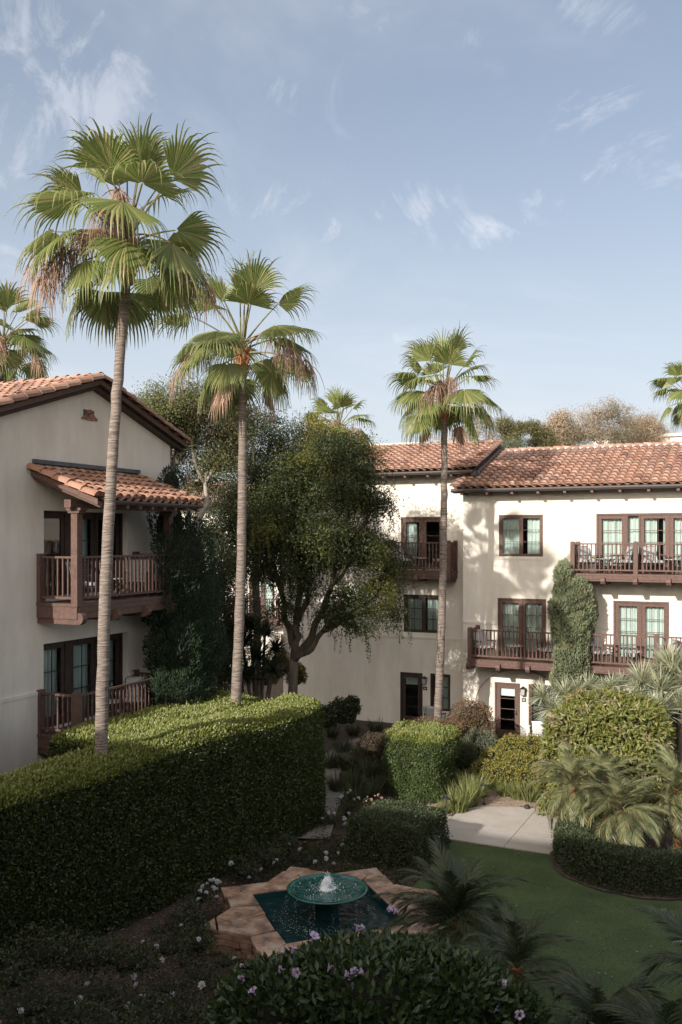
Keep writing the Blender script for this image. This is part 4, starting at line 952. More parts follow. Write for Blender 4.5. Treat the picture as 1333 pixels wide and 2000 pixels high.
# ------------------------------------------------------------------ buildings behind and around
def own_building():
    """the wing this view looks out of; its eaves shade the near garden"""
    b = thing('guest_wing', 'cream stucco wing whose eaves shade the near garden, across the lawn from the long building', 'building', (0, -4, 0))
    m = MB(); F = lambda u, w, z: (u, -1.0 + w, z); facade(m, F, -34, 30, -.1, 10.2, [(-6 + k * 6, -4 + k * 6, f, f + 2.1) for k in range(-4, 6) for f in (.2, 3.2, 6.4)])
    m.face([(-34, -1, -.1), (-34, -10, -.1), (-34, -10, 10.2), (-34, -5.5, 11.8), (-34, -1, 10.2)]); m.face([(30, -1, -.1), (30, -10, -.1), (30, -10, 10.2), (30, -5.5, 11.8), (30, -1, 10.2)]); m.face([(-34, -10, -.1), (30, -10, -.1), (30, -10, 10.2), (-34, -10, 10.2)])
    m.build('wall', M['stucco'], b)
    for k in range(-4, 6):
        for f in (.2, 3.2, 6.4): glazing('window', F, b, -6 + k * 6, -4 + k * 6, f, f + 2.1, [(-5.93 + k * 6, -5.02 + k * 6, 'sash'), (-4.98 + k * 6, -4.07 + k * 6, 'sash')], 1, 1, curtains=False)
    m = MB(); m.prism([(-.20, 10.56), (-5.5, 12.3), (-10.7, 10.56), (-10.7, 10.46), (-5.5, 12.2), (-.20, 10.44)], 0, -34.4, 30.4); m.build('roof', M['pan'], b)
own_building()
def back_building():
    Yb = 46.5; F = lambda u, w, z: (u, Yb - w, z)
    b = thing('far_guest_house', 'sunlit cream building with red roof glimpsed through gaps behind the trees', 'building', (-26, 48, 0))
    h = [(-25.5, -24.2, .02, 2.15), (-23.4, -22.2, .5, 2.15), (-27.6, -25.9, 3.2, 5.4), (-24.6, -22.4, 3.2, 5.4), (-31, -29.3, 3.2, 5.4), (-30, -28.4, .4, 2.2), (-27.6, -25.9, 6.7, 8.3), (-31, -29.3, 6.7, 8.3)]
    m = MB(); facade(m, F, -34, -20.5, -.1, 9.7, h); m.face([(-34, Yb, -.1), (-34, 54, -.1), (-34, 54, 9.7), (-34, Yb, 9.7)]); m.face([(-20.5, Yb, -.1), (-20.5, 54, -.1), (-20.5, 54, 9.7), (-20.5, Yb, 9.7)]); m.face([(-34, 54, -.1), (-20.5, 54, -.1), (-20.5, 54, 9.7), (-34, 54, 9.7)]); m.build('wall', M['stucco'], b)
    for a in h: glazing('window' if a[2] not in (.02, 3.2) else 'balcony_door', F, b, *a, [(a[0] + .07, (a[0] + a[1]) / 2 - .02, 'sash'), ((a[0] + a[1]) / 2 + .02, a[1] - .07, 'sash')], 3, 1)
    balcony(F, b, -28.4, -25.0, 1.2, 2.83, 3.13, 4.25, [-28.3, -25.1], [-28.3, -26.7, -25.1]); balcony(F, b, -24.8, -21.8, 1.2, 2.83, 3.13, 4.25, [-24.7, -21.9], [-24.7, -23.3, -21.9])
    p = rad(18.5); m = MB(); m.prism([(45.9, 9.6), (50.4, 11.1), (54.6, 9.6), (54.6, 9.5), (50.4, 11.0), (45.9, 9.5)], 0, -34.4, -20.1); rf = m.build('roof', M['darkwood'], b)
    tile_slope(rf, (-34.4, 45.86, 9.64), (1, 0, 0), (0, 1, 0), p, 14.3, 11, .34, .43, M['tile'], M['pan'], 60)
    m = MB(); m.tube([(-34.4, 45.8, 9.55), (-20.1, 45.8, 9.55)], .07, 6); m.build('gutter', M['gutter'], rf)
back_building()
def far_block(px, y0, y1, w, d, label):
    c = W(px, (y0 + y1) / 2, d); hw = w / 2; zt = W(px, y0, d)[2]
    b = thing('white_building', label, 'building', (c[0], c[1], 0), rad(0), 'far white buildings')
    m = MB(); F = lambda u, wv, z: (u, c[1] - wv, z); h = [(c[0] - hw + .8 + k * 2.2, c[0] - hw + 2.0 + k * 2.2, zt - 2.6, zt - 1.2) for k in range(int((w - 1) / 2.2))]
    facade(m, F, c[0] - hw, c[0] + hw, -.1, zt, h); m.box((c[0] - hw, c[1] + .3, -.1), (c[0] + hw, c[1] + 8, zt - .25)); m.build('wall', M['stucco'], b)
    m = MB(); m.box((c[0] - hw - .2, c[1] - .2, zt), (c[0] + hw + .2, c[1] + 8.2, zt + .25)); m.build('roof', M['mortar'], b)
    for a in h: glazing('window', F, b, *a, [(a[0] + .07, a[1] - .07, 'sash')], 1, 1, curtains=False)
far_block(1330, 852, 880, 14, 75, 'low white building beyond the roof ridge, past the brown gum trees')
far_block(712, 876, 890, 9, 62, 'white flat roofed building peeping over the roof near the palm behind the trees')

# ------------------------------------------------------------------ fountain
def fountain():
    cx, cy = -7.8, 16.1
    t = thing('fountain', 'star shaped flagstone fountain pool with a green bowl in its middle', 'fountain', (cx, cy, 0))
    R, rn, ri, zt = 2.46, 1.88, 1.68, .5
    tips = [(cx + R * math.cos(k * math.pi / 4), cy + R * math.sin(k * math.pi / 4)) for k in range(8)]
    nts = [(cx + rn * math.cos((k + .5) * math.pi / 4), cy + rn * math.sin((k + .5) * math.pi / 4)) for k in range(8)]
    star = [p for k in range(8) for p in (tips[k], nts[k])]
    inn = [(cx + ri, cy), (cx, cy + ri), (cx - ri, cy), (cx, cy - ri)]
    # core wall
    m = MB(); n = 16
    sh = [(cx + (x - cx) * .955, cy + (y - cy) * .955) for x, y in star]
    for k in range(n): a, b = sh[k], sh[(k + 1) % n]; m.face([(*a, -.05), (*b, -.05), (*b, zt - .055), (*a, zt - .055)])
    m.build('core_wall', M['grout'], t)
    # ledge stones on every side, in uneven courses
    base = t
    for k in range(16):
        a, b = np.array(star[k]), np.array(star[(k + 1) % 16]); mid = (a + b) / 2; L = np.linalg.norm(b - a); e = (b - a) / L; nr = np.array((e[1], -e[0]))
        if nr @ (mid - np.array((cx, cy))) < 0: nr = -nr
        camv = np.array((0, 0)) - mid
        vis = nr @ camv > -.2
        z = .0
        rows = [.07, .10, .06, .11, .105]
        for hgt in rows:
            u = -.02
            while u < L:
                w = RN.uniform(.12, .34); w = min(w, L - u + .02); dd = RN.uniform(.012, .075)
                p0 = a * .955 + np.array((cx, cy)) * .045 + e * u * .955; p1 = p0 + e * (w - .014)
                q0, q1 = p0 + nr * dd, p1 + nr * (dd + RN.uniform(-.01, .01))
                mm = MB(); mm.v = [(*(p0 - nr * .05), z + .006), (*(p1 - nr * .05), z + .006), (*q1, z + .006), (*q0, z + .006), (*(p0 - nr * .05), z + hgt - .006), (*(p1 - nr * .05), z + hgt - .006), (*q1, z + hgt - .008 + RN.uniform(-.006, .004)), (*q0, z + hgt - .008 + RN.uniform(-.006, .004))]
                mm.f = [(0, 3, 2, 1), (4, 5, 6, 7), (0, 1, 5, 4), (1, 2, 6, 5), (2, 3, 7, 6), (3, 0, 4, 7)]; mm.mi = [0] * 6
                if vis: mm.build('ledge_stone', M['ledge'], t)
                u += w
            z += hgt
            if z > zt - .05: break
    # flagstones of the coping: each star segment is cut into irregular slabs
    def flag(poly, dz=0):
        c = np.mean(poly, axis=0); q = [tuple(c + (np.array(p) - c) * (1 - .018 / max(.1, np.linalg.norm(np.array(p) - c))) + NG.normal(size=2) * .014) for p in poly]
        m = MB(); m.prism(q, 2, zt - .052, zt + RN.uniform(-.006, .006)); m.build('flagstone', M['stone'], t)
    def lerp(p, q, s): return (p[0] + (q[0] - p[0]) * s, p[1] + (q[1] - p[1]) * s)
    for k in range(8):
        tip, na, nb = tips[k], nts[(k - 1) % 8], nts[k]
        if k % 2 == 0:                                           # tips in line with the pool corners: slabs each side of the corner
            ic = inn[k // 2]
            flag([na, lerp(na, tip, .55), lerp(ic, tip, .35), ic, lerp(ic, inn[(k // 2 - 1) % 4], .24)])
            flag([lerp(na, tip, .55), tip, lerp(nb, tip, .5), lerp(ic, tip, .35)])
            flag([ic, lerp(ic, tip, .35), lerp(nb, tip, .5), nb, lerp(ic, inn[(k // 2 + 1) % 4], .24)])
        else:
            i0, i1 = inn[k // 2], inn[(k // 2 + 1) % 4]; e0, e1 = lerp(i0, i1, .24), lerp(i0, i1, .76); em = lerp(i0, i1, .5 + RN.uniform(-.1, .1))
            s = RN.uniform(.38, .55); a1, b1 = lerp(na, tip, s), lerp(nb, tip, s + .08); mid = lerp(lerp(na, nb, .5), tip, .25)
            flag([a1, tip, lerp(tip, b1, .8)]); flag([na, a1, mid, em, e0]); flag([mid, a1, lerp(tip, b1, .8), b1, nb, e1, em])
    # pool basin and water
    m = MB()
    for k in range(4): a, b = inn[k], inn[(k + 1) % 4]; m.face([(*a, -.25), (*b, -.25), (*b, zt - .01), (*a, zt - .01)])
    m.face([(x, y, -.25) for x, y in inn]); m.build('pool_basin', M['pooltile'], t)
    v, f = [], []; n = 40
    for i in range(n + 1):
        for j in range(n + 1):
            u, w = i / n, j / n; x = inn[2][0] + (inn[3][0] - inn[2][0]) * u + (inn[1][0] - inn[2][0]) * w; y = inn[2][1] + (inn[3][1] - inn[2][1]) * u + (inn[1][1] - inn[2][1]) * w
            r = math.hypot(x - cx, y - cy); v.append((x, y, .37 + .010 * math.sin(r * 24) * math.exp(-abs(r - .8) * 1.5) + .006 * math.sin(9 * x + 5 * math.sin(6 * y))))
    f = [(i * (n + 1) + j, (i + 1) * (n + 1) + j, (i + 1) * (n + 1) + j + 1, i * (n + 1) + j + 1) for i in range(n) for j in range(n)]
    put('pool_water', np_mesh('pool_water', v, f, M['water'], smooth=True), t)
    # bowl
    m = MB(); m.lathe([(.24, -.25), (.22, .3), (.24, .62), (.32, .72)], (cx, cy, 0), 32); m.build('pedestal', M['pooltile'], t, True)
    m = MB(); m.lathe([(.30, .715), (.45, .755), (.62, .812), (.74, .855), (.78, .882), (.787, .90), (.75, .906), (.71, .886), (.60, .85), (.40, .82), (.05, .80)], (cx, cy, 0), 56)
    m.build('bowl', M['glaze'], t, True)
    v, f = [(cx, cy, .90)], []; rings, seg = 14, 48
    for i in range(1, rings + 1):
        for j in range(seg):
            r = .705 * i / rings; a = 2 * math.pi * j / seg; v.append((cx + r * math.cos(a), cy + r * math.sin(a), .888 + .007 * math.sin(r * 38) + .008 * math.sin(5 * a + 9 * r) * min(1, r * 2)))
    for j in range(seg): f.append((0, 1 + j, 1 + (j + 1) % seg))
    tri = [(0, 1 + j, 1 + (j + 1) % seg) for j in range(seg)]
    for i in range(rings - 1):
        for j in range(seg):
            a, b = 1 + i * seg + j, 1 + i * seg + (j + 1) % seg; tri += [(a, b, b + seg), (a, b + seg, a + seg)]
    put('bowl_water', np_mesh('bowl_water', v, tri, M['bowlwater'], smooth=True), t)
    # jet and splashes: drops and sheets of white water
    m = MB(); prof = [(.17, .0), (.125, .03), (.10, .08), (.09, .14), (.075, .19), (.04, .225), (.0, .235)]; n = 20
    for r, z in prof:
        for q in range(n): a = 2 * math.pi * q / n; rr = r * (1 + .25 * math.sin(3 * a + z * 20) + RN.uniform(-.28, .28)); m.v.append((cx + rr * math.cos(a), cy + rr * math.sin(a), .88 + z + RN.uniform(-.012, .012)))
    for i in range(len(prof) - 1):
        for q in range(n): a, b = i * n + q, i * n + (q + 1) % n; m.f.append((a, b, b + n, a + n)); m.mi.append(0)
    m.build('water_jet', M['foam'], t, True)
    P = []
    for _ in range(500):
        a = RN.uniform(0, 6.28); r = abs(RN.gauss(0, .13)); P.append((cx + r * math.cos(a), cy + r * math.sin(a), .9 + max(0, .30 - r * 1.3) * RN.uniform(.2, 1.15), RN.uniform(.003, .009)))
    for _ in range(60):
        a = RN.uniform(0, 6.28); r = RN.uniform(.15, .66); P.append((cx + r * math.cos(a), cy + r * math.sin(a), .90, RN.uniform(.004, .014)))
    for a in (3.5, 4.35, 4.75, 4.85, 5.3, 5.9, 3.9, 2.6, .6, 1.6):
        for _ in range(22):
            q = a + RN.gauss(0, .02); r = .79 + RN.uniform(0, .05); P.append((cx + r * math.cos(q), cy + r * math.sin(q), RN.uniform(.38, .86), RN.uniform(.002, .005)))
        for _ in range(34):
            q = a + RN.gauss(0, .12); r = .83 + RN.gauss(.05, .11); P.append((cx + r * math.cos(q), cy + r * math.sin(q), .38 + abs(RN.gauss(0, .03)), RN.uniform(.002, .007)))
    P = np.array(P); o = np.array([(1, 0, 0), (-1, 0, 0), (0, 1, 0), (0, -1, 0), (0, 0, 1), (0, 0, -1)]); v = (P[:, None, :3] + o[None] * P[:, None, 3:4] * np.array((1, 1, 1.2))).reshape(-1, 3)
    tr = np.array([(0, 2, 4), (2, 1, 4), (1, 3, 4), (3, 0, 4), (2, 0, 5), (1, 2, 5), (3, 1, 5), (0, 3, 5)]); tr = (np.arange(len(P))[:, None, None] * 6 + tr[None]).reshape(-1, 3)
    tag(put('splashing_drops', np_mesh('splashing_drops', v, tr, M['foam'], smooth=True), t), kind='stuff')
fountain()

# ------------------------------------------------------------------ furniture, lamps, plaques
def chair_proto(cush='cushion'):
    parts = {}
    m = MB(); w = .30
    for sx in (-w, w):
        for sy, h in ((-.28, .63), (.30, .95)): parts.setdefault('leg', []).append(MB().tube([(sx, sy, 0), (sx, sy + (.02 if sy > 0 else 0), .42), (sx, sy + (.10 if sy > 0 else 0), h)], .02, 6).mesh('leg', M['metal']))
        parts.setdefault('armrest', []).append(MB().box((sx - .035, -.32, .625), (sx + .035, .36, .655)).mesh('armrest', M['metal']))
    parts['seat_frame'] = [MB().box((-w, -.29, .33), (w, .30, .37)).mesh('seat_frame', M['metal'])]
    def cushion(a, b, tilt, nm):
        bm = MB(); c = np.array(a) * .5 + np.array(b) * .5; h = (np.array(b) - np.array(a)) / 2; v = []
        n = 6
        for i in range(n + 1):
            for j in range(n + 1):
                u, q = -1 + 2 * i / n, -1 + 2 * j / n; e = (1 - abs(u) ** 6) * (1 - abs(q) ** 6); v.append((u, q, .55 + .45 * e))
        bm.v = []
        for sgn in (1, -1):
            o = len(bm.v)
            for u, q, e in v:
                bm.v.append(tuple(c + (h * np.array((u, q, sgn * e)) if nm == 'seat_cushion' else h * np.array((u, sgn * e, q)) + np.array((0, tilt * q * h[2], 0)))))
            for i in range(n):
                for j in range(n): k = o + i * (n + 1) + j; bm.f.append((k, k + 1, k + n + 2, k + n + 1)); bm.mi.append(0)
        N = (n + 1) ** 2
        edge = [i * (n + 1) for i in range(n + 1)] + [n * (n + 1) + j for j in range(1, n + 1)] + [i * (n + 1) + n for i in range(n - 1, -1, -1)] + [j for j in range(n - 1, 0, -1)]
        for a_, b_ in zip(edge, edge[1:] + edge[:1]): bm.f.append((a_, b_, N + b_, N + a_)); bm.mi.append(0)
        return bm.mesh(nm, M[cush], True)
    parts['seat_cushion'] = [cushion((-.28, -.28, .37), (.28, .27, .49), 0, 'seat_cushion')]
    parts['back_cushion'] = [cushion((-.28, .21, .47), (.28, .34, .98), .25, 'back_cushion')]
    return parts
CH = chair_proto(); CHP = chair_proto('palecushion')
def chair(x, y, z, rz, label, group='balcony chairs', proto=None):
    t = thing('balcony_chair', label, 'chair', (x, y, z), rz, group); t['_local'] = 1
    for nm, ms in (proto or CH).items():
        for me in ms: put(nm, me, t)
    return t
TB = [('top', MB().lathe([(0, .50), (.29, .50), (.30, .515), (.29, .53), (0, .53)], n=24).mesh('top', M['tabletop'], False)), ('shelf', MB().lathe([(0, .2), (.16, .2), (.16, .215), (0, .215)], n=16).mesh('shelf', M['metal']))]
for k in range(4):
    a = k * math.pi / 2 + .5; TB.append(('leg', MB().tube([(.20 * math.cos(a), .20 * math.sin(a), .50), (.14 * math.cos(a), .14 * math.sin(a), .25), (.22 * math.cos(a), .22 * math.sin(a), 0)], .022, 6).mesh('leg', M['metal'])))
def side_table(x, y, z, label):
    t = thing('side_table', label, 'table', (x, y, z), RN.uniform(0, 1), 'round balcony tables'); t['_local'] = 1
    for nm, me in TB: put(nm, me, t)
for (x0, x1, Y, z, where) in ((-6.0, -4.8, 34.1, 6.42, 'wide top floor balcony'), (-9.9, -7.5, 34.1, 3.13, 'middle floor balcony left of the cypress'), (-5.55, -3.3, 34.1, 3.13, 'middle floor balcony right of the cypress'), (-13.7, -12.0, 35.2, 6.36, 'small top balcony by the weeping tree')):
    chair(x0, Y, z, rad(55), 'grey cushioned chair at the left end of the ' + where); chair(x1, Y, z, rad(-60), 'grey cushioned chair at the right end of the ' + where)
    side_table((x0 + x1) / 2, Y - .05, z, 'round pale topped table between chairs on the ' + where)
chair(-3.75, 34.1, 6.42, rad(40), 'grey cushioned chair right of the middle post on the top floor balcony'); chair(-2.5, 34.1, 6.42, rad(-50), 'grey cushioned chair farthest right on the long top floor balcony')
side_table(-3.1, 34.05, 6.42, 'round pale topped table right of the middle post on the top floor balcony')
chair(-15.55, 18.1, 6.12, rad(140), 'grey cushioned chair near the tall front post under the small tile roof'); chair(-15.55, 20.3, 6.12, rad(30), 'grey cushioned chair at the far end under the small tile roof'); side_table(-15.5, 19.2, 6.12, 'round pale topped table on the balcony under the small tile roof')
chair(-15.55, 20.2, 2.92, rad(30), 'grey cushioned chair at the far end of the low balcony above the hedge'); side_table(-15.6, 19.2, 2.92, 'round pale topped table on the low balcony above the hedge')
chair(-7.75, 33.9, 0, rad(195), 'pale grey cushioned armchair outside the ground floor window by the entrance', 'patio chairs', CHP)
chair(-12.2, 35.1, 0, rad(170), 'grey cushioned armchair in shade behind the palm trunk by the wall', 'patio chairs')
def wall_lantern(x, y, z, label):
    t = thing('wall_lantern', label, 'lamp', (x, y, z), 0, 'wall lanterns beside the entrances')
    m = MB(); m.box((x - .05, y - .02, z - .12), (x + .05, y - .001, z + .14)); m.build('back_plate', M['iron'], t)
    m = MB(); c = y - .12
    for sx in (-1, 1):
        for sy in (-1, 1): m.tube([(x + sx * .065, c + sy * .065, z - .13), (x + sx * .085, c + sy * .085, z + .10)], .008, 4)
    m.box((x - .075, c - .075, z - .145), (x + .075, c + .075, z - .13)); m.box((x - .1, c - .1, z + .10), (x + .1, c + .1, z + .112)); m.box((x - .012, c + .07, z - .02), (x + .012, y - .02, z + .01)); m.build('cage', M['iron'], t)
    m = MB(); m.v = [(x - .12, c - .12, z + .112), (x + .12, c - .12, z + .112), (x + .12, c + .12, z + .112), (x - .12, c + .12, z + .112), (x, c, z + .21)]; m.f = [(0, 1, 4), (1, 2, 4), (2, 3, 4), (3, 0, 4), (0, 3, 2, 1)]; m.mi = [0] * 5; m.build('cap', M['iron'], t)
    m = MB(); m.v = [(x - .06, c - .06, z - .128), (x + .06, c - .06, z - .128), (x + .06, c + .06, z - .128), (x - .06, c + .06, z - .128), (x - .078, c - .078, z + .098), (x + .078, c - .078, z + .098), (x + .078, c + .078, z + .098), (x - .078, c + .078, z + .098)]; m.f = [(0, 3, 2, 1), (4, 5, 6, 7), (0, 1, 5, 4), (1, 2, 6, 5), (2, 3, 7, 6), (3, 0, 4, 7)]; m.mi = [0] * 6; m.build('lamp_glass', M['frost'], t)
wall_lantern(-8.51, 34.7, 1.86, 'dark wall lantern in sunlight right of the sunlit entrance door'); wall_lantern(-12.84, 35.7, 1.84, 'dark wall lantern in shade right of the shaded dark entrance door')
def plaque(x, y, z, label):
    t = thing('room_plaque', label, 'sign', (x, y, z), 0, 'room number plaques')
    m = MB(); m.box((x - .085, y - .022, z - .07), (x + .085, y - .001, z + .07)); m.build('backing', M['iron'], t)
    m = MB(); m.box((x - .045, y - .026, z - .03), (x + .045, y - .023, z + .03)); m.build('plate', M['plaque'], t)
plaque(-8.505, 34.7, 1.53, 'small dark room plaque under the sunlit wall lantern'); plaque(-12.84, 35.7, 1.52, 'small dark room plaque under the shaded wall lantern')
def path_light(p, label, h=.55, fallen=False):
    x, y = p[0], p[1]; t = thing('path_light', label, 'lamp', (x, y, .03), 0, 'black path lights'); t['_local'] = 1
    m = MB(); m.lathe([(.06, 0), (.055, .025), (.02, .04)], n=12); m.build('foot', M['iron'], t)
    if fallen:
        m = MB(); m.tube([(0, 0, .05), (-.20, .05, .06)], .012, 6); m.build('pole', M['iron'], t); m = MB(); m.lathe([(.0, .13), (.07, .12), (.085, .05), (.06, .02)], n=12); m.build('hood', M['iron'], t); return
    m = MB(); m.tube([(0, 0, .02), (0, 0, h)], .013, 6); m.build('pole', M['iron'], t)
    m = MB(); m.lathe([(0, h + .06), (.03, h + .055), (.12, h + .0), (.125, h - .012), (.10, h - .012), (.03, h + .03)], n=18); m.build('hood', M['iron'], t)
path_light(G(872, 1601), 'black hooded path light standing in front of the strap leaf clump'); path_light(G(946, 1573), 'black hooded path light on bare soil behind the paving'); path_light(G(1030, 1583), 'low black spot lamp lying at the edge of the paving', fallen=True)

# ------------------------------------------------------------------ palms
fan_palm('tallest fan palm, curved grey trunk rising out of the hedge before the gabled house', (-12.30, 14.85, 0), W(250, 508, 18.7), (-.16, -.07), .128, 31, 1.05, 21, ((rad(212), .45), (rad(198), .3), (rad(225), .2), (rad(300), 1.1), (rad(285), .9), (rad(20), .15)), dead=0, nseg=34)
fan_palm('straight fan palm between the hedge and the weeping tree', (-13.35, 21.4, 0), W(474, 705, 24.6), (.12, .05), .138, 28, 1.03, 33, ((rad(210), .3), (rad(20), .45), (rad(350), .5)), nseg=38)
fan_palm('fan palm standing before the long building beside the dark entrance', (-10.85, 31.3, 0), W(868, 795, 32.6), (.1, .0), .142, 30, 1.0, 45, ((rad(280), .9), (rad(260), .7), (rad(300), 1.0), (rad(20), .2)), nseg=34)
def ground_under(p): return (p[0], p[1], 0)
for (x, y, d, sc, sd, lab) in ((5, 690, 33, .98, 57, 'fan palm whose crown shows past the gabled roof ridge'), (662, 850, 51, .98, 61, 'far fan palm whose crown rises above the weeping tree and tiled roof'), (1345, 790, 50, 1.0, 73, 'far fan palm beyond the right end of the long roof')):
    p = W(x, y, d); fan_palm(lab, ground_under(p), p, (.1, .1), .145, 30, sc, sd, ((rad(280), .8), (rad(310), .4), (rad(0), .3)), nseg=24)

# ------------------------------------------------------------------ hedges
A0, A1 = np.array((-12.15, 8.6)), np.array((-10.75, 22.9)); EA = (A1 - A0) / np.linalg.norm(A1 - A0); NA = np.array((-EA[1], EA[0])); LA = np.linalg.norm(A1 - A0)
def hmap(P):
    s = P[:, 0]; q = np.clip((s - (LA - 2.2)) / 2.2, 0, 1.3); bend = -.0 * q
    xy = A0 + np.outer(s, EA) + np.outer(P[:, 1] + .35 * q * q, NA); return np.column_stack([xy, P[:, 2] + .05 * np.sin(s * .9) - .0 * q])
hedge('tall_hedge', 'tall clipped green hedge with a rounded far end running beside the fountain', (0, 0, 0), (LA, 1.55, 3.28), .5, 2300, (.065, .034), M['hedge'], hmap, (-11.4, 16, 0), .06, 1.7, 'xXyY' + 'Z', group='clipped hedges', clip=lambda P: P[:, 2] > .02, lit_shoots=.8)
hedge('return_hedge', 'clipped green hedge block under the low balcony, behind the curved palm trunk', (-14.75, 15.9, 0), (-12.75, 22.6, 3.22), .3, 1500, (.065, .034), M['hedge'], None, None, .06, 1.7, 'xXyYZ', group='clipped hedges', clip=lambda P: P[:, 2] > 1.2, lit_shoots=.8)
BC = (-2.75, 22.5)
def ringmap(P):
    a = rad(165) + P[:, 0] / 1.75; r = 1.95 - P[:, 1]
    return np.column_stack([BC[0] + r * np.cos(a), BC[1] + 1.02 * r * np.sin(a), P[:, 2]])
hedge('curved_hedge', 'low dark clipped hedge curving round the feather palms at the lawn', (0, 0, 0), (1.75 * rad(215), .72, .86), .16, 2600, (.05, .026), M['darkbox'], ringmap, (-2.75, 20.6, 0), .05, 2.6, 'xXyYZ', group='low hedges')
hedge('low_hedge', 'low dark rounded hedge between the fountain and the lawn', (-9.2, 19.9, 0), (-7.25, 21.9, 1.05), .28, 2300, (.05, .028), M['darkbox'], None, None, .09, 2.2, group='low hedges')
def cubemap(P):
    c = np.array((-9.35, 25.9)); q = P.copy(); q[:, 0] = c[0] + (P[:, 0] - c[0]) * (.80 + .13 * P[:, 2]); q[:, 1] = c[1] + (P[:, 1] - c[1]) * (.84 + .10 * P[:, 2]); return q
hedge('box_bush', 'clipped cube shaped bush, bright on top, beside the strap leaf clump', (-10.3, 25.0, 0), (-8.45, 26.9, 1.9), .38, 2600, (.055, .03), M['boxleaf'], cubemap, (-9.35, 25.9, 0), .13, 3.4, cat='bush', lit_shoots=.7)
hedge('box_bush', 'second clipped bush half hidden behind the cube shaped one', (-11.3, 27.2, 0), (-9.5, 28.6, 1.55), .3, 1700, (.055, .03), M['boxleaf'], None, None, .08, 2.4, cat='bush', lit_shoots=.7)

# ------------------------------------------------------------------ trees
def B(*rows): return [(tuple(W(x, y, d)), (rx * d / FPX, (rz if rd is None else rd) * d / FPX, rz * d / FPX)) for x, y, d, rx, rz, rd in [(*r, None) if len(r) == 5 else r for r in rows]]
tree('weeping_tree', 'large dark weeping tree with forked trunk in front of the shaded wall', W(577, 1480, 32.2) * np.array((1, 1, 0)), W(574, 1285, 32), B(
    (645, 890, 31.5, 52, 34, 60), (705, 915, 31.5, 44, 34, 55), (590, 940, 31.8, 62, 46, 75), (675, 965, 30.8, 66, 42, 80), (735, 985, 31, 34, 36), (545, 1030, 31.5, 66, 48, 80), (640, 1050, 30.6, 80, 50, 85), (718, 1075, 31.2, 56, 42, 75), (505, 1100, 32, 50, 45), (590, 1135, 30.8, 46, 32), (690, 1165, 31, 52, 34), (752, 1150, 31.6, 34, 34), (520, 975, 32.5, 60, 44), (655, 862, 33, 44, 24), (690, 880, 32.5, 60, 26), (610, 1085, 31.5, 60, 40), (480, 1040, 32.5, 45, 40), (775, 1110, 31.6, 26, 24), (705, 1215, 30.8, 48, 26), (640, 1195, 30.6, 40, 26), (760, 1200, 31.2, 30, 26), (550, 1190, 31.4, 40, 26), (580, 900, 32.5, 50, 36)),
    1350, 66, (.090, .045), M['treeB'], M['bark'], .19, spread=.215, hang=800, hangd=(.45, -.1, 0), up=-.15)
tree('olive_tree', 'pale olive green tree with bare grey limbs just behind the gabled house', W(385, 1300, 31) * np.array((1, 1, 0)), W(370, 1050, 31), B(
    (330, 795, 31, 52, 40, 60), (395, 790, 31.5, 48, 40, 60), (288, 830, 31, 36, 38), (360, 850, 32, 60, 48, 60), (440, 835, 32, 45, 48), (425, 905, 32, 48, 40), (330, 885, 33, 45, 35), (385, 940, 33.5, 45, 30), (300, 790, 32, 30, 24), (470, 800, 33, 32, 30), (430, 790, 33, 26, 22)),
    950, 62, (.080, .042), M['treeA'], M['palebark'], .15, spread=.27, twigs=9)
tree('evergreen_tree', 'dark evergreen tree in the gap between the olive tree and weeping tree', W(500, 1300, 37) * np.array((1, 1, 0)), W(500, 1080, 37), B(
    (490, 830, 36, 45, 38), (545, 865, 36, 48, 45), (505, 925, 37, 65, 60), (575, 930, 37, 50, 50), (592, 845, 37, 24, 20), (450, 990, 37, 50, 55), (520, 1010, 37, 70, 55), (430, 1110, 37, 50, 50), (560, 1090, 38, 40, 50), (530, 812, 37, 20, 18), (460, 880, 37, 40, 50), (470, 1070, 38, 80, 60), (560, 1010, 38.5, 50, 60), (400, 1040, 38, 36, 60)),
    1150, 62, (.10, .05), M['treeC'], M['bark'], .17, spread=.3)
tree('yellowing_tree', 'yellowish green tree top in front of the far palm crown', W(640, 1300, 40) * np.array((1, 1, 0)), W(640, 980, 40), B((618, 835, 40, 26, 22), (600, 875, 40, 34, 30), (650, 865, 41, 40, 26), (690, 875, 41, 30, 22), (735, 880, 40.6, 16, 8), (640, 910, 40, 50, 30)), 330, 55, (.085, .042), M['goldbush'], M['bark'], .14, spread=.3)
tree('understorey_tree', 'low dark bushy tree in the shade left of the weeping tree trunk', W(430, 1330, 33) * np.array((1, 1, 0)), W(432, 1290, 33), B((420, 1190, 33, 42, 45), (455, 1240, 34, 40, 45), (400, 1270, 32, 40, 60), (430, 1140, 34, 34, 36), (440, 1310, 33, 45, 40), (470, 1180, 35, 24, 34)), 620, 60, (.08, .04), M['treeC'], M['bark'], .10, spread=.26)
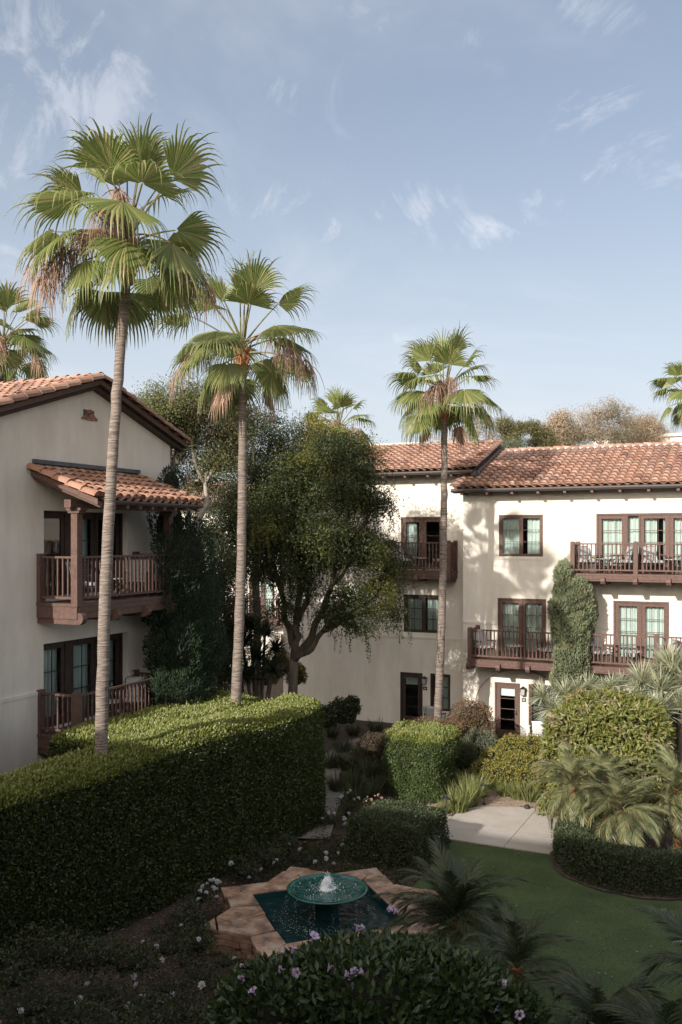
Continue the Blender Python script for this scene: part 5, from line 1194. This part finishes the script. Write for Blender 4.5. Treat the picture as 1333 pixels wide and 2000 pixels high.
for (x, y, d, lab, bl) in ((1185, 880, 72, 'broad brown gum tree behind the long roof, the largest of them', ((1150, 825, 34, 36), (1190, 805, 40, 30), (1225, 830, 36, 36), (1175, 850, 42, 26), (1130, 850, 30, 26), (1205, 862, 50, 20))),
                          (1280, 880, 76, 'brown gum tree right of the broadest gum tree', ((1262, 835, 28, 26), (1288, 850, 18, 20), (1250, 860, 30, 18), (1275, 868, 26, 14))),
                          (1100, 880, 70, 'narrow brown gum tree left of the broadest gum tree', ((1095, 822, 20, 22), (1082, 845, 22, 22), (1108, 850, 26, 24), (1090, 868, 26, 14))),
                          (910, 880, 68, 'thin bare looking gum tree behind the palm before the long building', ((925, 845, 30, 22), (895, 850, 25, 20), (945, 825, 16, 24), (845, 858, 16, 12), (960, 855, 22, 16)))):
    thin = 'thin' in lab
    tree('gum_tree', lab, W(x, 1200, d) * np.array((1, 1, 0)), W(x, 895, d), B(*[(a, b, d, c, e) for a, b, c, e in bl]), 80 if thin else 300, 45 if thin else 60, (.15, .05), M['euca'], M['palebark'], .16, spread=.33, up=-.3, group='gum trees beyond the roof', shell=.6)
for (x, y, d, lab, bl) in ((1000, 880, 58, 'pine with tufted needles behind the roof valley', ((985, 832, 13, 11), (1000, 850, 15, 10), (985, 868, 14, 8), (1018, 838, 8, 9), (1005, 862, 10, 8))), (1055, 885, 60, 'second tufted pine left of the brown gum trees', ((1042, 838, 14, 12), (1060, 850, 16, 12), (1052, 868, 22, 10), (1072, 866, 16, 10)))):
    tree('pine_tree', lab, W(x, 1200, d) * np.array((1, 1, 0)), W(x, 890, d), B(*[(a, b, d, c, e) for a, b, c, e in bl]), 170, 60, (.18, .036), M['pine'], M['bark'], .14, spread=.22, up=.5, group='pines beyond the roof')
tree('round_tree', 'small bright green round tree top behind the roof valley', W(1005, 1200, 56) * np.array((1, 1, 0)), W(1005, 900, 56), B((1005, 872, 56, 26, 12), (990, 878, 56, 16, 9)), 80, 60, (.1, .05), M['greybush'], M['bark'], .1, spread=.25)

# ------------------------------------------------------------------ cypresses
def cypress(label, rows, base, mat, dens=1500, sz=(.10, .032), group='cypresses by the walls'):
    bl = B(*rows); Ps, Ns = [], []; mm = MB()
    for c, r in bl:
        area = 4 * math.pi * r[0] * (r[0] + r[2]) / 2; P, N = blob_shell(c, r, int(area * dens), -1, .16, 4.5, .22); Ps.append(P); Ns.append(N)
        b = ball_mesh(c, r, '', None, None, .0, .74); off = len(mm.v); mm.v += b.v; mm.f += [tuple(off + i for i in f) for f in b.f]; mm.mi += b.mi
    P, N = np.concatenate(Ps), np.concatenate(Ns); k = P[:, 2] > .05; P, N = P[k], N[k]
    t = thing('cypress_tree', label, 'cypress', tuple(base), group=group); n = len(P)
    D = N * .75 + np.array((0, 0, .9)) + rvec(n) * .45; v, tr = leaf_arr(P, D, rvec(n) + TOSUN * .8 + N * .5, sz[0] * NG.uniform(.6, 1.3, n), sz[1] * NG.uniform(.7, 1.2, n)); put('crown', np_mesh('crown', v, tr, mat), t); mm.build('dark_core', M['core_stem'], t)
    m = MB(); m.tube([(base[0], base[1], 0), (base[0], base[1], bl[-1][0][2])], .12, 8); m.build('trunk', M['bark'], t); return t
dR = 33.2
cypress('sunlit rounded cypress growing against the wall between two balconies', ((1103, 1128, dR, 17, 32), (1122, 1165, dR, 38, 42), (1098, 1195, dR, 22, 40), (1145, 1195, dR, 20, 40), (1118, 1235, dR, 36, 50), (1120, 1290, dR, 32, 55), (1150, 1330, dR, 18, 30), (1095, 1325, dR, 16, 30)), W(1120, 1450, dR) * np.array((1, 1, 0)), M['cypress'], 1900)
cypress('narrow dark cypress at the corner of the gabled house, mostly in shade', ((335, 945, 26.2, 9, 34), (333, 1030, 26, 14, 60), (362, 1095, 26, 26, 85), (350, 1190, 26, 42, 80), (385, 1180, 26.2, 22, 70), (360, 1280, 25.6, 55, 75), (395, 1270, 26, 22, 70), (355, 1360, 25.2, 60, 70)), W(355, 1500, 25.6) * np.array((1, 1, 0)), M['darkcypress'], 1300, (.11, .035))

# ------------------------------------------------------------------ right hand planting
def bl(*rows):
    out = []
    for x, y, d, rx, rz in rows: c = W(x, y, d); out.append((tuple(c), (rx * d / FPX, rx * d / FPX * .85, rz * d / FPX)))
    return out
shrub('vine_mound', 'large leafy dome shaped shrub with dry pinkish patches behind the feather palms', bl((1190, 1440, 26.2, 118, 85), (1125, 1480, 26, 60, 75), (1250, 1455, 26.4, 62, 85), (1195, 1520, 25.6, 110, 80), (1150, 1400, 26.6, 50, 40), (1240, 1395, 26.6, 60, 35), (1180, 1600, 26, 120, 80)), 430, (.17, .060), M['vine'], 'shrub', up=-.35, amp=.17, freq=4.2, out=.5, rnd=.75, depth=.34)
shrub('reddish_shrub', 'reddish brown flowering shrub against the wall left of the sunlit door', bl((925, 1405, 33.2, 42, 38), (900, 1430, 33, 30, 32), (945, 1440, 33, 26, 35)), 800, (.06, .034), M['redbush'], amp=.2, freq=3)
shrub('grey_shrub', 'grey green rosemary like shrub below the reddish shrub', bl((940, 1455, 31.5, 34, 32), (910, 1475, 31.2, 26, 30)), 1100, (.07, .018), M['greybush'], up=.8, amp=.15)
shrub('rounded_shrub', 'dark rounded shrub in shade between the cube bush and the grey shrub', bl((905, 1478, 30.2, 32, 34),), 1300, (.045, .024), M['darkbox'], amp=.1)
shrub('golden_shrub', 'yellow green shrub with golden leaves beside the white armchair', bl((1005, 1470, 29.5, 34, 34), (1045, 1470, 29.2, 36, 34), (970, 1488, 29, 30, 26), (1020, 1500, 28.6, 45, 30)), 800, (.075, .042), M['goldbush'], amp=.16, freq=3)
shrub('golden_shrub', 'low green and gold shrub behind the sunlit strap leaf clumps', bl((985, 1515, 28, 34, 24), (1040, 1525, 27.6, 36, 26), (950, 1505, 28.4, 26, 22)), 800, (.06, .035), M['goldbush'], amp=.16, freq=3)
def yucca(label, base, heads, d, Ln, n, mat=None, trunk=.09, group=None):
    mat = mat or M['yucca']; b = np.array(base, float); t = thing('yucca', label, 'yucca', tuple(b), group=group); m = MB(); parts = []
    for (x, y, dd, s) in heads:
        c = W(x, y, d + dd); mid = np.array((b[0] * .5 + c[0] * .5, b[1] * .5 + c[1] * .5, c[2] * .45)); m.tube([b + NG.normal(size=3) * (.06, .06, 0), mid, c], [trunk, trunk * .8, trunk * .6], 7)
        ax = c - b; ax[2] = max(ax[2], .4); parts.append(rosette_arr(c, ax, int(n * s * 1.8), Ln * s, .036, 1.75, .16))
    v, tr = merge(parts); m.build('trunk', M['bark'], t, True); put('leaves', np_mesh('leaves', v, tr, mat), t); return t
yucca('grey green sword leaved plant in front of the ground floor window', W(1095, 1455, 30.5) * np.array((1, 1, 0)), ((1078, 1385, 0, 1), (1060, 1362, .2, .9), (1105, 1358, .3, 1), (1130, 1352, .2, .95), (1150, 1345, .4, .9), (1095, 1395, -.3, .8)), 30.5, .80, 90, group='sword leaved plants')
yucca('pale sword leaved plant under the middle floor balcony', W(1205, 1450, 30) * np.array((1, 1, 0)), ((1195, 1345, 0, .9), (1215, 1340, .2, .9), (1180, 1350, .2, .8)), 30, .75, 80, group='sword leaved plants')
yucca('large blue grey sword leaved tree rising above the dome shaped shrub', W(1330, 1520, 27) * np.array((1, 1, 0)), ((1290, 1350, 0, 1.1), (1255, 1335, .3, 1.0), (1315, 1315, .2, 1.1), (1345, 1340, -.2, 1.1), (1285, 1390, -.5, 1.0), (1330, 1385, -.3, 1.0), (1245, 1370, .2, .9), (1365, 1310, .3, 1.1), (1305, 1300, .5, 1.0)), 27.5, .95, 130, trunk=.13, group='sword leaved plants')
def flower_spikes():
    c = W(1138, 1362, 29.6); t = thing('aloe', 'orange flowered aloe in front of the sunlit cypress', 'aloe', (c[0], c[1], 0)); parts = []
    n = 46; P = c + NG.normal(size=(n, 3)) * (.38, .2, .10); parts = blade_arr(P, NG.normal(size=(n, 3)) * .25 + (0, 0, 1), .15, .026, .05); put('flowers', np_mesh('flowers', *parts, M['orangeflower']), t)
    v, tr = rosette_arr(c - (0, 0, .35), (0, 0, 1), 150, .6, .06, 1.6, .15); put('leaves', np_mesh('leaves', v, tr, M['yucca']), t); m = MB(); m.tube([(c[0], c[1], 0), c - (0, 0, .3)], .06, 6); m.build('stem', M['bark'], t)
flower_spikes()
for i, (x, y, d, h, s, n, lab) in enumerate(((1120, 1535, 22.6, 1.35, .92, 44, 'feather palm on the left of the bed behind the curved hedge'), (1212, 1580, 21.9, 1.25, .98, 46, 'feather palm in the middle of the bed behind the curved hedge'), (1322, 1540, 22.8, 1.6, .95, 44, 'feather palm on the right of the bed behind the curved hedge'), (1180, 1520, 24.0, 1.5, .8, 36, 'feather palm set back between the two on the left of the bed'))):
    p = W(x, y, d); feather_palm(lab, (p[0], p[1], 0), p[2], s, n, M['date'], 3 + i, 'feather palms in the hedge bed', lo=-.75)
q = W(1120, 1562, 26.6)
GR = []
for k in range(5):
    v, tr = clump(240, .95, .55, .024, .42, .22); GR.append(np_mesh('blades', v, tr, M['grass']))
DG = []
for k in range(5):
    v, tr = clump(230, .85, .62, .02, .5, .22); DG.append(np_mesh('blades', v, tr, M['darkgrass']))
for i, (x, y, s, lab) in enumerate(((895, 1588, 1.1, 'tallest sunlit strap leaf clump behind the first path light'), (868, 1590, .6, 'small pale strap leaf clump left of the first path light'), (915, 1575, 1.15, 'sunlit strap leaf clump just right of the tallest one'), (935, 1558, 1.0, 'sunlit strap leaf clump behind the second path light'), (910, 1550, 1.1, 'sunlit strap leaf clump beside the cube shaped bush'), (985, 1556, .75, 'sunlit strap leaf clump behind the bare soil'), (1012, 1562, .85, 'pale strap leaf clump in the middle behind the bare soil'), (1035, 1566, .8, 'pale strap leaf clump touching the left feather palm'), (1000, 1535, .9, 'strap leaf clump among the low golden shrub'), (1045, 1545, .95, 'strap leaf clump at the foot of the dome shaped shrub'), (960, 1540, .8, 'strap leaf clump between low golden shrub and soil'))):
    p = G(x, y); t = grass_plant('strap_leaf_clump', lab, (p[0], p[1], .02), 0, 0, 0, 0, None, group='sunlit strap leaf clumps', mesh=GR[i % 5]); t.scale = (s, s, s)

# ------------------------------------------------------------------ shaded bed between hedge and wall
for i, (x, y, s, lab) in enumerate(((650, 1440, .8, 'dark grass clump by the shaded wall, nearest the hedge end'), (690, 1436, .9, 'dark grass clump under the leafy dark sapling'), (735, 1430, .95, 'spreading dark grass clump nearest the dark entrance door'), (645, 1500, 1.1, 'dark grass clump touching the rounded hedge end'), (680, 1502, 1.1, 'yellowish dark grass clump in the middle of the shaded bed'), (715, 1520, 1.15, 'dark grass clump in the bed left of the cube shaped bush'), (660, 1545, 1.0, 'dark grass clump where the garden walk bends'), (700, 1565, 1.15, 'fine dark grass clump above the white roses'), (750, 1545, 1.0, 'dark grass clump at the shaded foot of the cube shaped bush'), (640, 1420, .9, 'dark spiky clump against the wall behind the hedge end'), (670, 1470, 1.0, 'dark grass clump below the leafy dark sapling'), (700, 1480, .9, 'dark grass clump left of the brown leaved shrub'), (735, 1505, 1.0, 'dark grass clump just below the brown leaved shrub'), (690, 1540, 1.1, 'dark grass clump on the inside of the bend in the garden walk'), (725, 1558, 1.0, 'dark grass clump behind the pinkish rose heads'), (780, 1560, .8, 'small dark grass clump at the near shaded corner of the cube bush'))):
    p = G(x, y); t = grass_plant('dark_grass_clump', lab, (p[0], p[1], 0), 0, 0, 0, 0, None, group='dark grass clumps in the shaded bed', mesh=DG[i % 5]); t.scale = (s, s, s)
shrub('brown_shrub', 'dark brown leaved shrub in the shaded bed left of the cube bush', bl((735, 1468, 31, 34, 34), (765, 1455, 31.4, 22, 26)), 700, (.07, .04), M['brownbush'], amp=.25, freq=3)
shrub('dark_sapling', 'dark leafy sapling in front of the shaded wall', bl((670, 1395, 34, 26, 28), (690, 1382, 34, 14, 22), (640, 1405, 33.6, 20, 24)), 700, (.10, .07), M['darkbox'], amp=.3, freq=3)
shrub('red_tipped_shrub', 'low red tipped shrub at the foot of the palm by the dark entrance', bl((845, 1420, 31.5, 40, 18), (815, 1424, 31, 26, 14), (880, 1422, 31.5, 26, 16)), 700, (.055, .03), M['redbush'], amp=.25)
shrub('dark_shrub', 'dark shrub filling the shade behind the cube shaped bush', bl((775, 1520, 29.4, 30, 45), (745, 1525, 29.8, 24, 30)), 1000, (.06, .03), M['darkbox'], amp=.2)
yucca('dark spiky dracaena in the shade left of the weeping tree trunk', W(505, 1370, 33.5) * np.array((1, 1, 0)), ((490, 1228, 0, 1), (518, 1240, .3, 1), (475, 1260, .2, 1), (540, 1270, .2, .8), (505, 1285, -.3, 1), (460, 1290, 0, 1), (530, 1310, -.2, .9), (485, 1325, -.4, 1), (450, 1240, .4, .9)), 33.5, .95, 170, M['spiky'], .08)
shrub('gap_shrub', 'yellow green shrub catching light in the gap left of the forked trunk', bl((545, 1300, 36, 26, 35), (580, 1320, 36, 22, 26), (520, 1325, 36, 26, 20)), 800, (.07, .04), M['goldbush'], amp=.2)

shrub('shade_shrub', 'unseen tall dark shrub added beside the gabled house to shade the low balcony', [((-15.5, 13.7, 1.2), (.75, .9, 1.4)), ((-15.5, 13.5, 3.2), (.75, .9, 1.7)), ((-15.55, 13.4, 4.9), (.65, .8, 1.5)), ((-15.0, 14.3, .7), (.7, .6, .7))], 900, (.08, .045), M['darkbox'], amp=.2)  # added out of view so its shade falls on the low balcony

# ------------------------------------------------------------------ roses and low planting round the fountain
def petals(n, r, mat, name):
    Ps, D, N = [], [], []
    for k in range(n):
        s = k / n; a = k * 2.4; el = rad(75) * (1 - s) + rad(8) * s; d = np.array((math.cos(a) * math.cos(el), math.sin(a) * math.cos(el), math.sin(el))); Ps.append(d * r * .1); D.append(d); N.append(np.array((-math.cos(a) * math.sin(el), -math.sin(a) * math.sin(el), math.cos(el))))
    v, t = leaf_arr(np.array(Ps), np.array(D), np.array(N), r, r * .95, .12); return np_mesh(name, v, t, mat)
ROSE = petals(16, .055, M['petal'], 'rose_flower'); PINK = petals(12, .05, M['pinkpetal'], 'rose_flower')
def rose_bush(label, blobs, flowers, dens=650, flower=None, group='low rose bushes', leaf=(.05, .032), mat=None, cover=None):
    t = shrub('rose_bush', label, blobs, dens, leaf, mat or M['rose'], 'rose bush', amp=.3, freq=3.5, group=group, depth=.5, core=.45)
    for (x, y, d) in flowers:
        c = W(x, y, d); o = put('flower', flower or ROSE, t); s = RN.uniform(.8, 1.25)
        o.matrix_basis = Matrix.Translation(c) @ Matrix.Rotation(RN.uniform(0, 6), 4, 'Z') @ Matrix.Rotation(rad(RN.uniform(20, 60)), 4, 'X') @ Matrix.Scale(s, 4)
        m = MB(); m.tube([c, c + np.array((RN.uniform(-.05, .05), .05, -.22))], .006, 4); m.build('flower_stem', M['core_stem'], t)
    return t
rose_bush('rose bush with white flowers where the garden walk meets the hedge end', bl((640, 1610, 24.8, 40, 26), (610, 1625, 24.4, 30, 22)), [(642, 1588, 24.4), (652, 1590, 24.2), (672, 1598, 24), (676, 1610, 23.9), (630, 1600, 24.2), (605, 1640, 23.8), (594, 1633, 23.9)])
rose_bush('dark rose bush with white flowers left of the pinkish seed heads', bl((685, 1590, 25.4, 26, 42), (700, 1620, 24.8, 24, 30)), [(683, 1545, 25.6), (681, 1549, 25.5), (668, 1555, 25.4), (665, 1558, 25.3), (700, 1560, 25.2), (691, 1562, 25.2), (680, 1590, 24.6), (673, 1599, 24.5), (672, 1612, 24.4)])
rose_bush('rose bush topped with faded pinkish heads beside the low dark hedge', bl((735, 1605, 25.0, 40, 36), (780, 1600, 25.2, 30, 26)), [(718, 1558, 25.2), (725, 1562, 25.1), (733, 1556, 25.2), (740, 1553, 25.3), (730, 1570, 25), (752, 1568, 25.1), (760, 1570, 25), (745, 1560, 25.2), (777, 1568, 25.1), (715, 1566, 25), (738, 1565, 25)], 700, PINK)
rose_bush('rose bush with white flowers at the left corner of the fountain', bl((393, 1752, 18.6, 26, 28), (372, 1780, 18.0, 26, 26)), [(391, 1741, 18.2), (405, 1728, 18.4), (410, 1722, 18.5), (418, 1719, 18.5), (424, 1723, 18.4), (430, 1726, 18.3), (416, 1735, 18.2), (403, 1745, 18), (424, 1754, 18), (398, 1732, 18.3), (423, 1738, 18.1), (389, 1758, 18)])
rose_bush('low rose bush between the tall hedge and the fountain tip', bl((520, 1675, 21.4, 48, 24), (475, 1700, 20.6, 40, 24), (555, 1655, 22.4, 36, 24)), [(452, 1687, 20.4), (542, 1681, 21), (536, 1686, 21), (588, 1660, 22), (565, 1650, 22.2), (487, 1716, 20), (512, 1700, 20.6)])
rose_bush('low rose bush on the soil behind the fountain bowl', bl((650, 1672, 22.4, 50, 14), (600, 1680, 21.8, 30, 14), (700, 1665, 22.4, 34, 14)), [(617, 1685, 21.4), (652, 1689, 21.3), (637, 1667, 22), (659, 1668, 22), (691, 1673, 21.9), (700, 1669, 22), (670, 1651, 22.5), (637, 1677, 21.7)], 420)
rose_bush('rose bush with white flowers at the foot of the tall hedge by the stone tip', bl((330, 1850, 15.9, 52, 30), (390, 1845, 16.2, 40, 34), (270, 1880, 15.2, 50, 34)), [(281, 1841, 15.5), (355, 1809, 16.4), (388, 1835, 15.9), (316, 1876, 15.2), (261, 1908, 14.6), (252, 1878, 15), (305, 1850, 15.6)])
rose_bush('sparse rose bush with white flowers on the near soil', bl((260, 1960, 13.9, 70, 26), (180, 1945, 13.9, 60, 36), (330, 1930, 14.6, 40, 20)), [(278, 1947, 14), (252, 1966, 13.7), (335, 1943, 14.3), (268, 1925, 14.2), (154, 1952, 13.6), (150, 1962, 13.5), (225, 1982, 13.2), (173, 1925, 14)], 420)
rose_bush('dark leafy rose bush in the near corner under the tall hedge', bl((60, 1960, 13.2, 90, 40), (130, 1985, 13.0, 70, 34), (20, 1910, 13.8, 60, 44)), [(40, 1975, 12.8)], 520)
rose_bush('rose bush by the stone wall beneath the trumpet vine', bl((440, 1880, 15.3, 36, 18), (395, 1905, 14.8, 40, 18)), [(459, 1873, 15), (395, 1925, 14.3)], 420)
for (x, y, d, rx, rz, lab) in ((90, 1860, 14.6, 80, 36, 'low dark leafy shrub at the foot of the tall hedge, nearest the view'), (190, 1870, 14.9, 70, 34, 'low dark leafy shrub at the foot of the tall hedge, second from the near corner'), (372, 1805, 17.2, 30, 26, 'low dark shrub between the tall hedge and the stone tip of the fountain'), (330, 1985, 13.0, 80, 24, 'sprawling low shrub on the near soil left of the trumpet vine'), (210, 2010, 12.6, 90, 30, 'sprawling dark shrub at the bottom left corner of the bed')):
    shrub('low_shrub', lab, bl((x, y, d, rx, rz), (x + rx * .8, y + 12, d - .2, rx * .6, rz * .8)), 600, (.06, .034), M['rose'], amp=.3, freq=3.5, depth=.5, core=.45, group='low dark shrubs in the rose bed')
def ground_cover():
    n = 9000; P = np.stack([NG.uniform(-11, -4.5, n), NG.uniform(8, 21.5, n), np.zeros(n)], 1); r = np.hypot(P[:, 0] + 7.8, P[:, 1] - 16.1); k = (r > 2.5) & (lump(P, 1.1) > -.55) & ~((P[:, 0] > -7.1) & (P[:, 1] > 8)); P = P[k]; n = len(P)
    Q = np.repeat(P, 7, 0) + NG.normal(size=(n * 7, 3)) * (.05, .05, .02); Q[:, 2] = np.abs(Q[:, 2]) + .0; v, t = leaf_arr(Q, rvec(len(Q)) + (0, 0, .8), rvec(len(Q)), .055, .03)
    o = put('ground_cover', np_mesh('ground_cover', v, t, M['rose'])); tag(o, kind='stuff')
    n = 5000; P = np.stack([NG.uniform(-13.5, -4, n), NG.uniform(8, 34.5, n), np.zeros(n)], 1); r = np.hypot(P[:, 0] + 7.8, P[:, 1] - 16.1); P = P[(r > 2.5) & ~((P[:, 0] > -7.4) & (P[:, 1] < 22.6))]
    v, t = leaf_arr(P + (0, 0, .02), rvec(len(P)) * (1, 1, .15), rvec(len(P)) * .3 + (0, 0, 1), .06, .03); o = put('leaf_litter', np_mesh('leaf_litter', v, t, M['deadpalm'])); tag(o, kind='stuff')
    n = 7000; P = np.stack([NG.uniform(-13.6, -8.8, n), NG.uniform(23.2, 34.6, n), np.zeros(n)], 1)
    wk = np.array([G(x, y) for x, y in ((610, 1640), (625, 1585), (640, 1550), (632, 1520), (640, 1490), (700, 1455), (770, 1432), (830, 1425), (900, 1440))]); wk = np.concatenate([wk[i] + (wk[i + 1] - wk[i]) * np.linspace(0, 1, 8)[:, None] for i in range(len(wk) - 1)])
    P = P[(np.min(np.linalg.norm(P[:, None, :2] - wk[None, :, :2], axis=2), axis=1) > .72) & (lump(P, 1.4) > -.5) & ~((P[:, 0] > -10.6) & (P[:, 1] < 25))]; Q = np.repeat(P, 6, 0) + NG.normal(size=(len(P) * 6, 3)) * (.06, .06, .05); Q[:, 2] = np.abs(Q[:, 2])
    v, t = leaf_arr(Q, rvec(len(Q)) + (0, 0, .9), rvec(len(Q)), .08, .03); tag(put('ground_cover', np_mesh('ground_cover', v, t, M['darkgrass'])), kind='stuff')
    n = 260; P = np.stack([NG.uniform(-7.6, 0, n), NG.uniform(10, 25.5, n), np.full(n, .066)], 1); v, t = leaf_arr(P, rvec(n) * (1, 1, .15), rvec(n) * .3 + (0, 0, 1), .05, .026); tag(put('fallen_leaves', np_mesh('fallen_leaves', v, t, M['deadpalm'])), kind='stuff')
    n = 90000; P = np.stack([NG.uniform(-7.1, .5, n), NG.uniform(9, 22.3, n), np.full(n, .035)], 1); k = ~((P[:, 0] > -4.9) & (np.hypot(P[:, 0] + 2.75, P[:, 1] - 22.5) < 2.3)); P = P[k]
    D = rvec(len(P)) * .6 + (0, 0, 1); S_ = unit(np.cross(D, rvec(len(P)))) * .004; v = np.stack([P + S_, P - S_, P + unit(D) * NG.uniform(.014, .03, (len(P), 1))], 1).reshape(-1, 3); t = np.arange(len(P) * 3).reshape(-1, 3)
    o = put('grass', np_mesh('grass', v, t, M['blade'])); tag(o, kind='stuff')
ground_cover()

# ------------------------------------------------------------------ near planting
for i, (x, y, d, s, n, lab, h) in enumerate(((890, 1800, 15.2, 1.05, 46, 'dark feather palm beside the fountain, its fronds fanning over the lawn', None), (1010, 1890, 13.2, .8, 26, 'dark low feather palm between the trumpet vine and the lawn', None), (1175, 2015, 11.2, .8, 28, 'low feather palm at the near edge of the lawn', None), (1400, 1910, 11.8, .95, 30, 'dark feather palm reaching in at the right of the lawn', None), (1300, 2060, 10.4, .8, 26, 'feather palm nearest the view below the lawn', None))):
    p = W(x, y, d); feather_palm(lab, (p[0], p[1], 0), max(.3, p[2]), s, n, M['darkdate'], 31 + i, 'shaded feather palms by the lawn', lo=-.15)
def trumpet_vine():
    d = 10.6
    blobs = bl((720, 1975, d, 190, 125), (560, 2010, d, 150, 120), (880, 1990, d, 150, 120), (650, 1930, d + .4, 130, 60), (800, 1915, d + .4, 130, 70), (980, 2020, d - .2, 100, 95), (480, 2020, d, 75, 85), (760, 2150, d - .3, 320, 200))
    t = shrub('trumpet_vine', 'near leafy bush with mauve trumpet flowers in front of the fountain', blobs, 620, (.115, .052), M['trumpet'], 'bush', up=.15, amp=.10, freq=1.6, out=.7, rnd=.7, depth=.30)
    def flower(k):
        mb = MB(); n = 10; prof = [(.006, 0), (.010, .03), (.017, .055), (.021, .065)]
        for r, z in prof:
            for q in range(n): a = 6.2832 * q / n; mb.v.append((r * math.cos(a), r * math.sin(a), z))
        for i in range(3):
            for q in range(n): mb.f.append((i * n + q, i * n + (q + 1) % n, (i + 1) * n + (q + 1) % n, (i + 1) * n + q)); mb.mi.append(0)
        for q in range(5):
            a = 6.2832 * q / 5; c = len(mb.v); ca, sa = math.cos(a), math.sin(a)
            for (u, w, z) in ((.018, -.014, .064), (.018, .014, .064), (.042, .022, .075), (.052, .0, .07), (.042, -.022, .075)): mb.v.append((u * ca - w * sa, u * sa + w * ca, z))
            mb.f.append((c, c + 1, c + 2, c + 3, c + 4)); mb.mi.append(0)
        return mb.mesh('flower', M['mauve'])
    fm = flower(0)
    for (x, y, e) in ((570, 1862, 0), (563, 1868, 0), (577, 1875, .1), (558, 1893, 0), (585, 1897, 0), (609, 1838, .2), (655, 1892, -.1), (664, 1888, 0), (690, 1898, -.2), (697, 1903, -.2), (668, 1912, -.2), (700, 1925, -.2), (768, 1780, .7), (770, 1785, .7), (696, 1822, .4), (700, 1818, .4), (472, 1897, .1), (478, 1908, .1), (985, 1980, 0), (1018, 1990, 0), (430, 1955, 0), (500, 1945, 0), (990, 1930, .2)):
        dd = 10.4 + e * 2; c = W(x, y, dd); 
        # sit the flower on the leaf surface along the way to the eye
        best = None
        for cc, r in blobs:
            o = np.array((0, 0, CZ)); dv = unit((c - o)[None])[0]; oc = (o - np.array(cc)) / np.array(r); dr = dv / np.array(r); a_ = dr @ dr; b_ = oc @ dr; c_ = oc @ oc - 1.06; q_ = b_ * b_ - a_ * c_
            if q_ > 0: s_ = (-b_ - math.sqrt(q_)) / a_; best = s_ if best is None else min(best, s_)
        if best is not None: c = np.array((0, 0, CZ)) + dv * best
        o = put('flower', fm, t); o.matrix_basis = Matrix.Translation(c) @ Matrix.Rotation(RN.uniform(0, 6.28), 4, 'Z') @ Matrix.Rotation(rad(RN.uniform(15, 100)), 4, 'X') @ Matrix.Scale(RN.uniform(.9, 1.3), 4)
trumpet_vine()
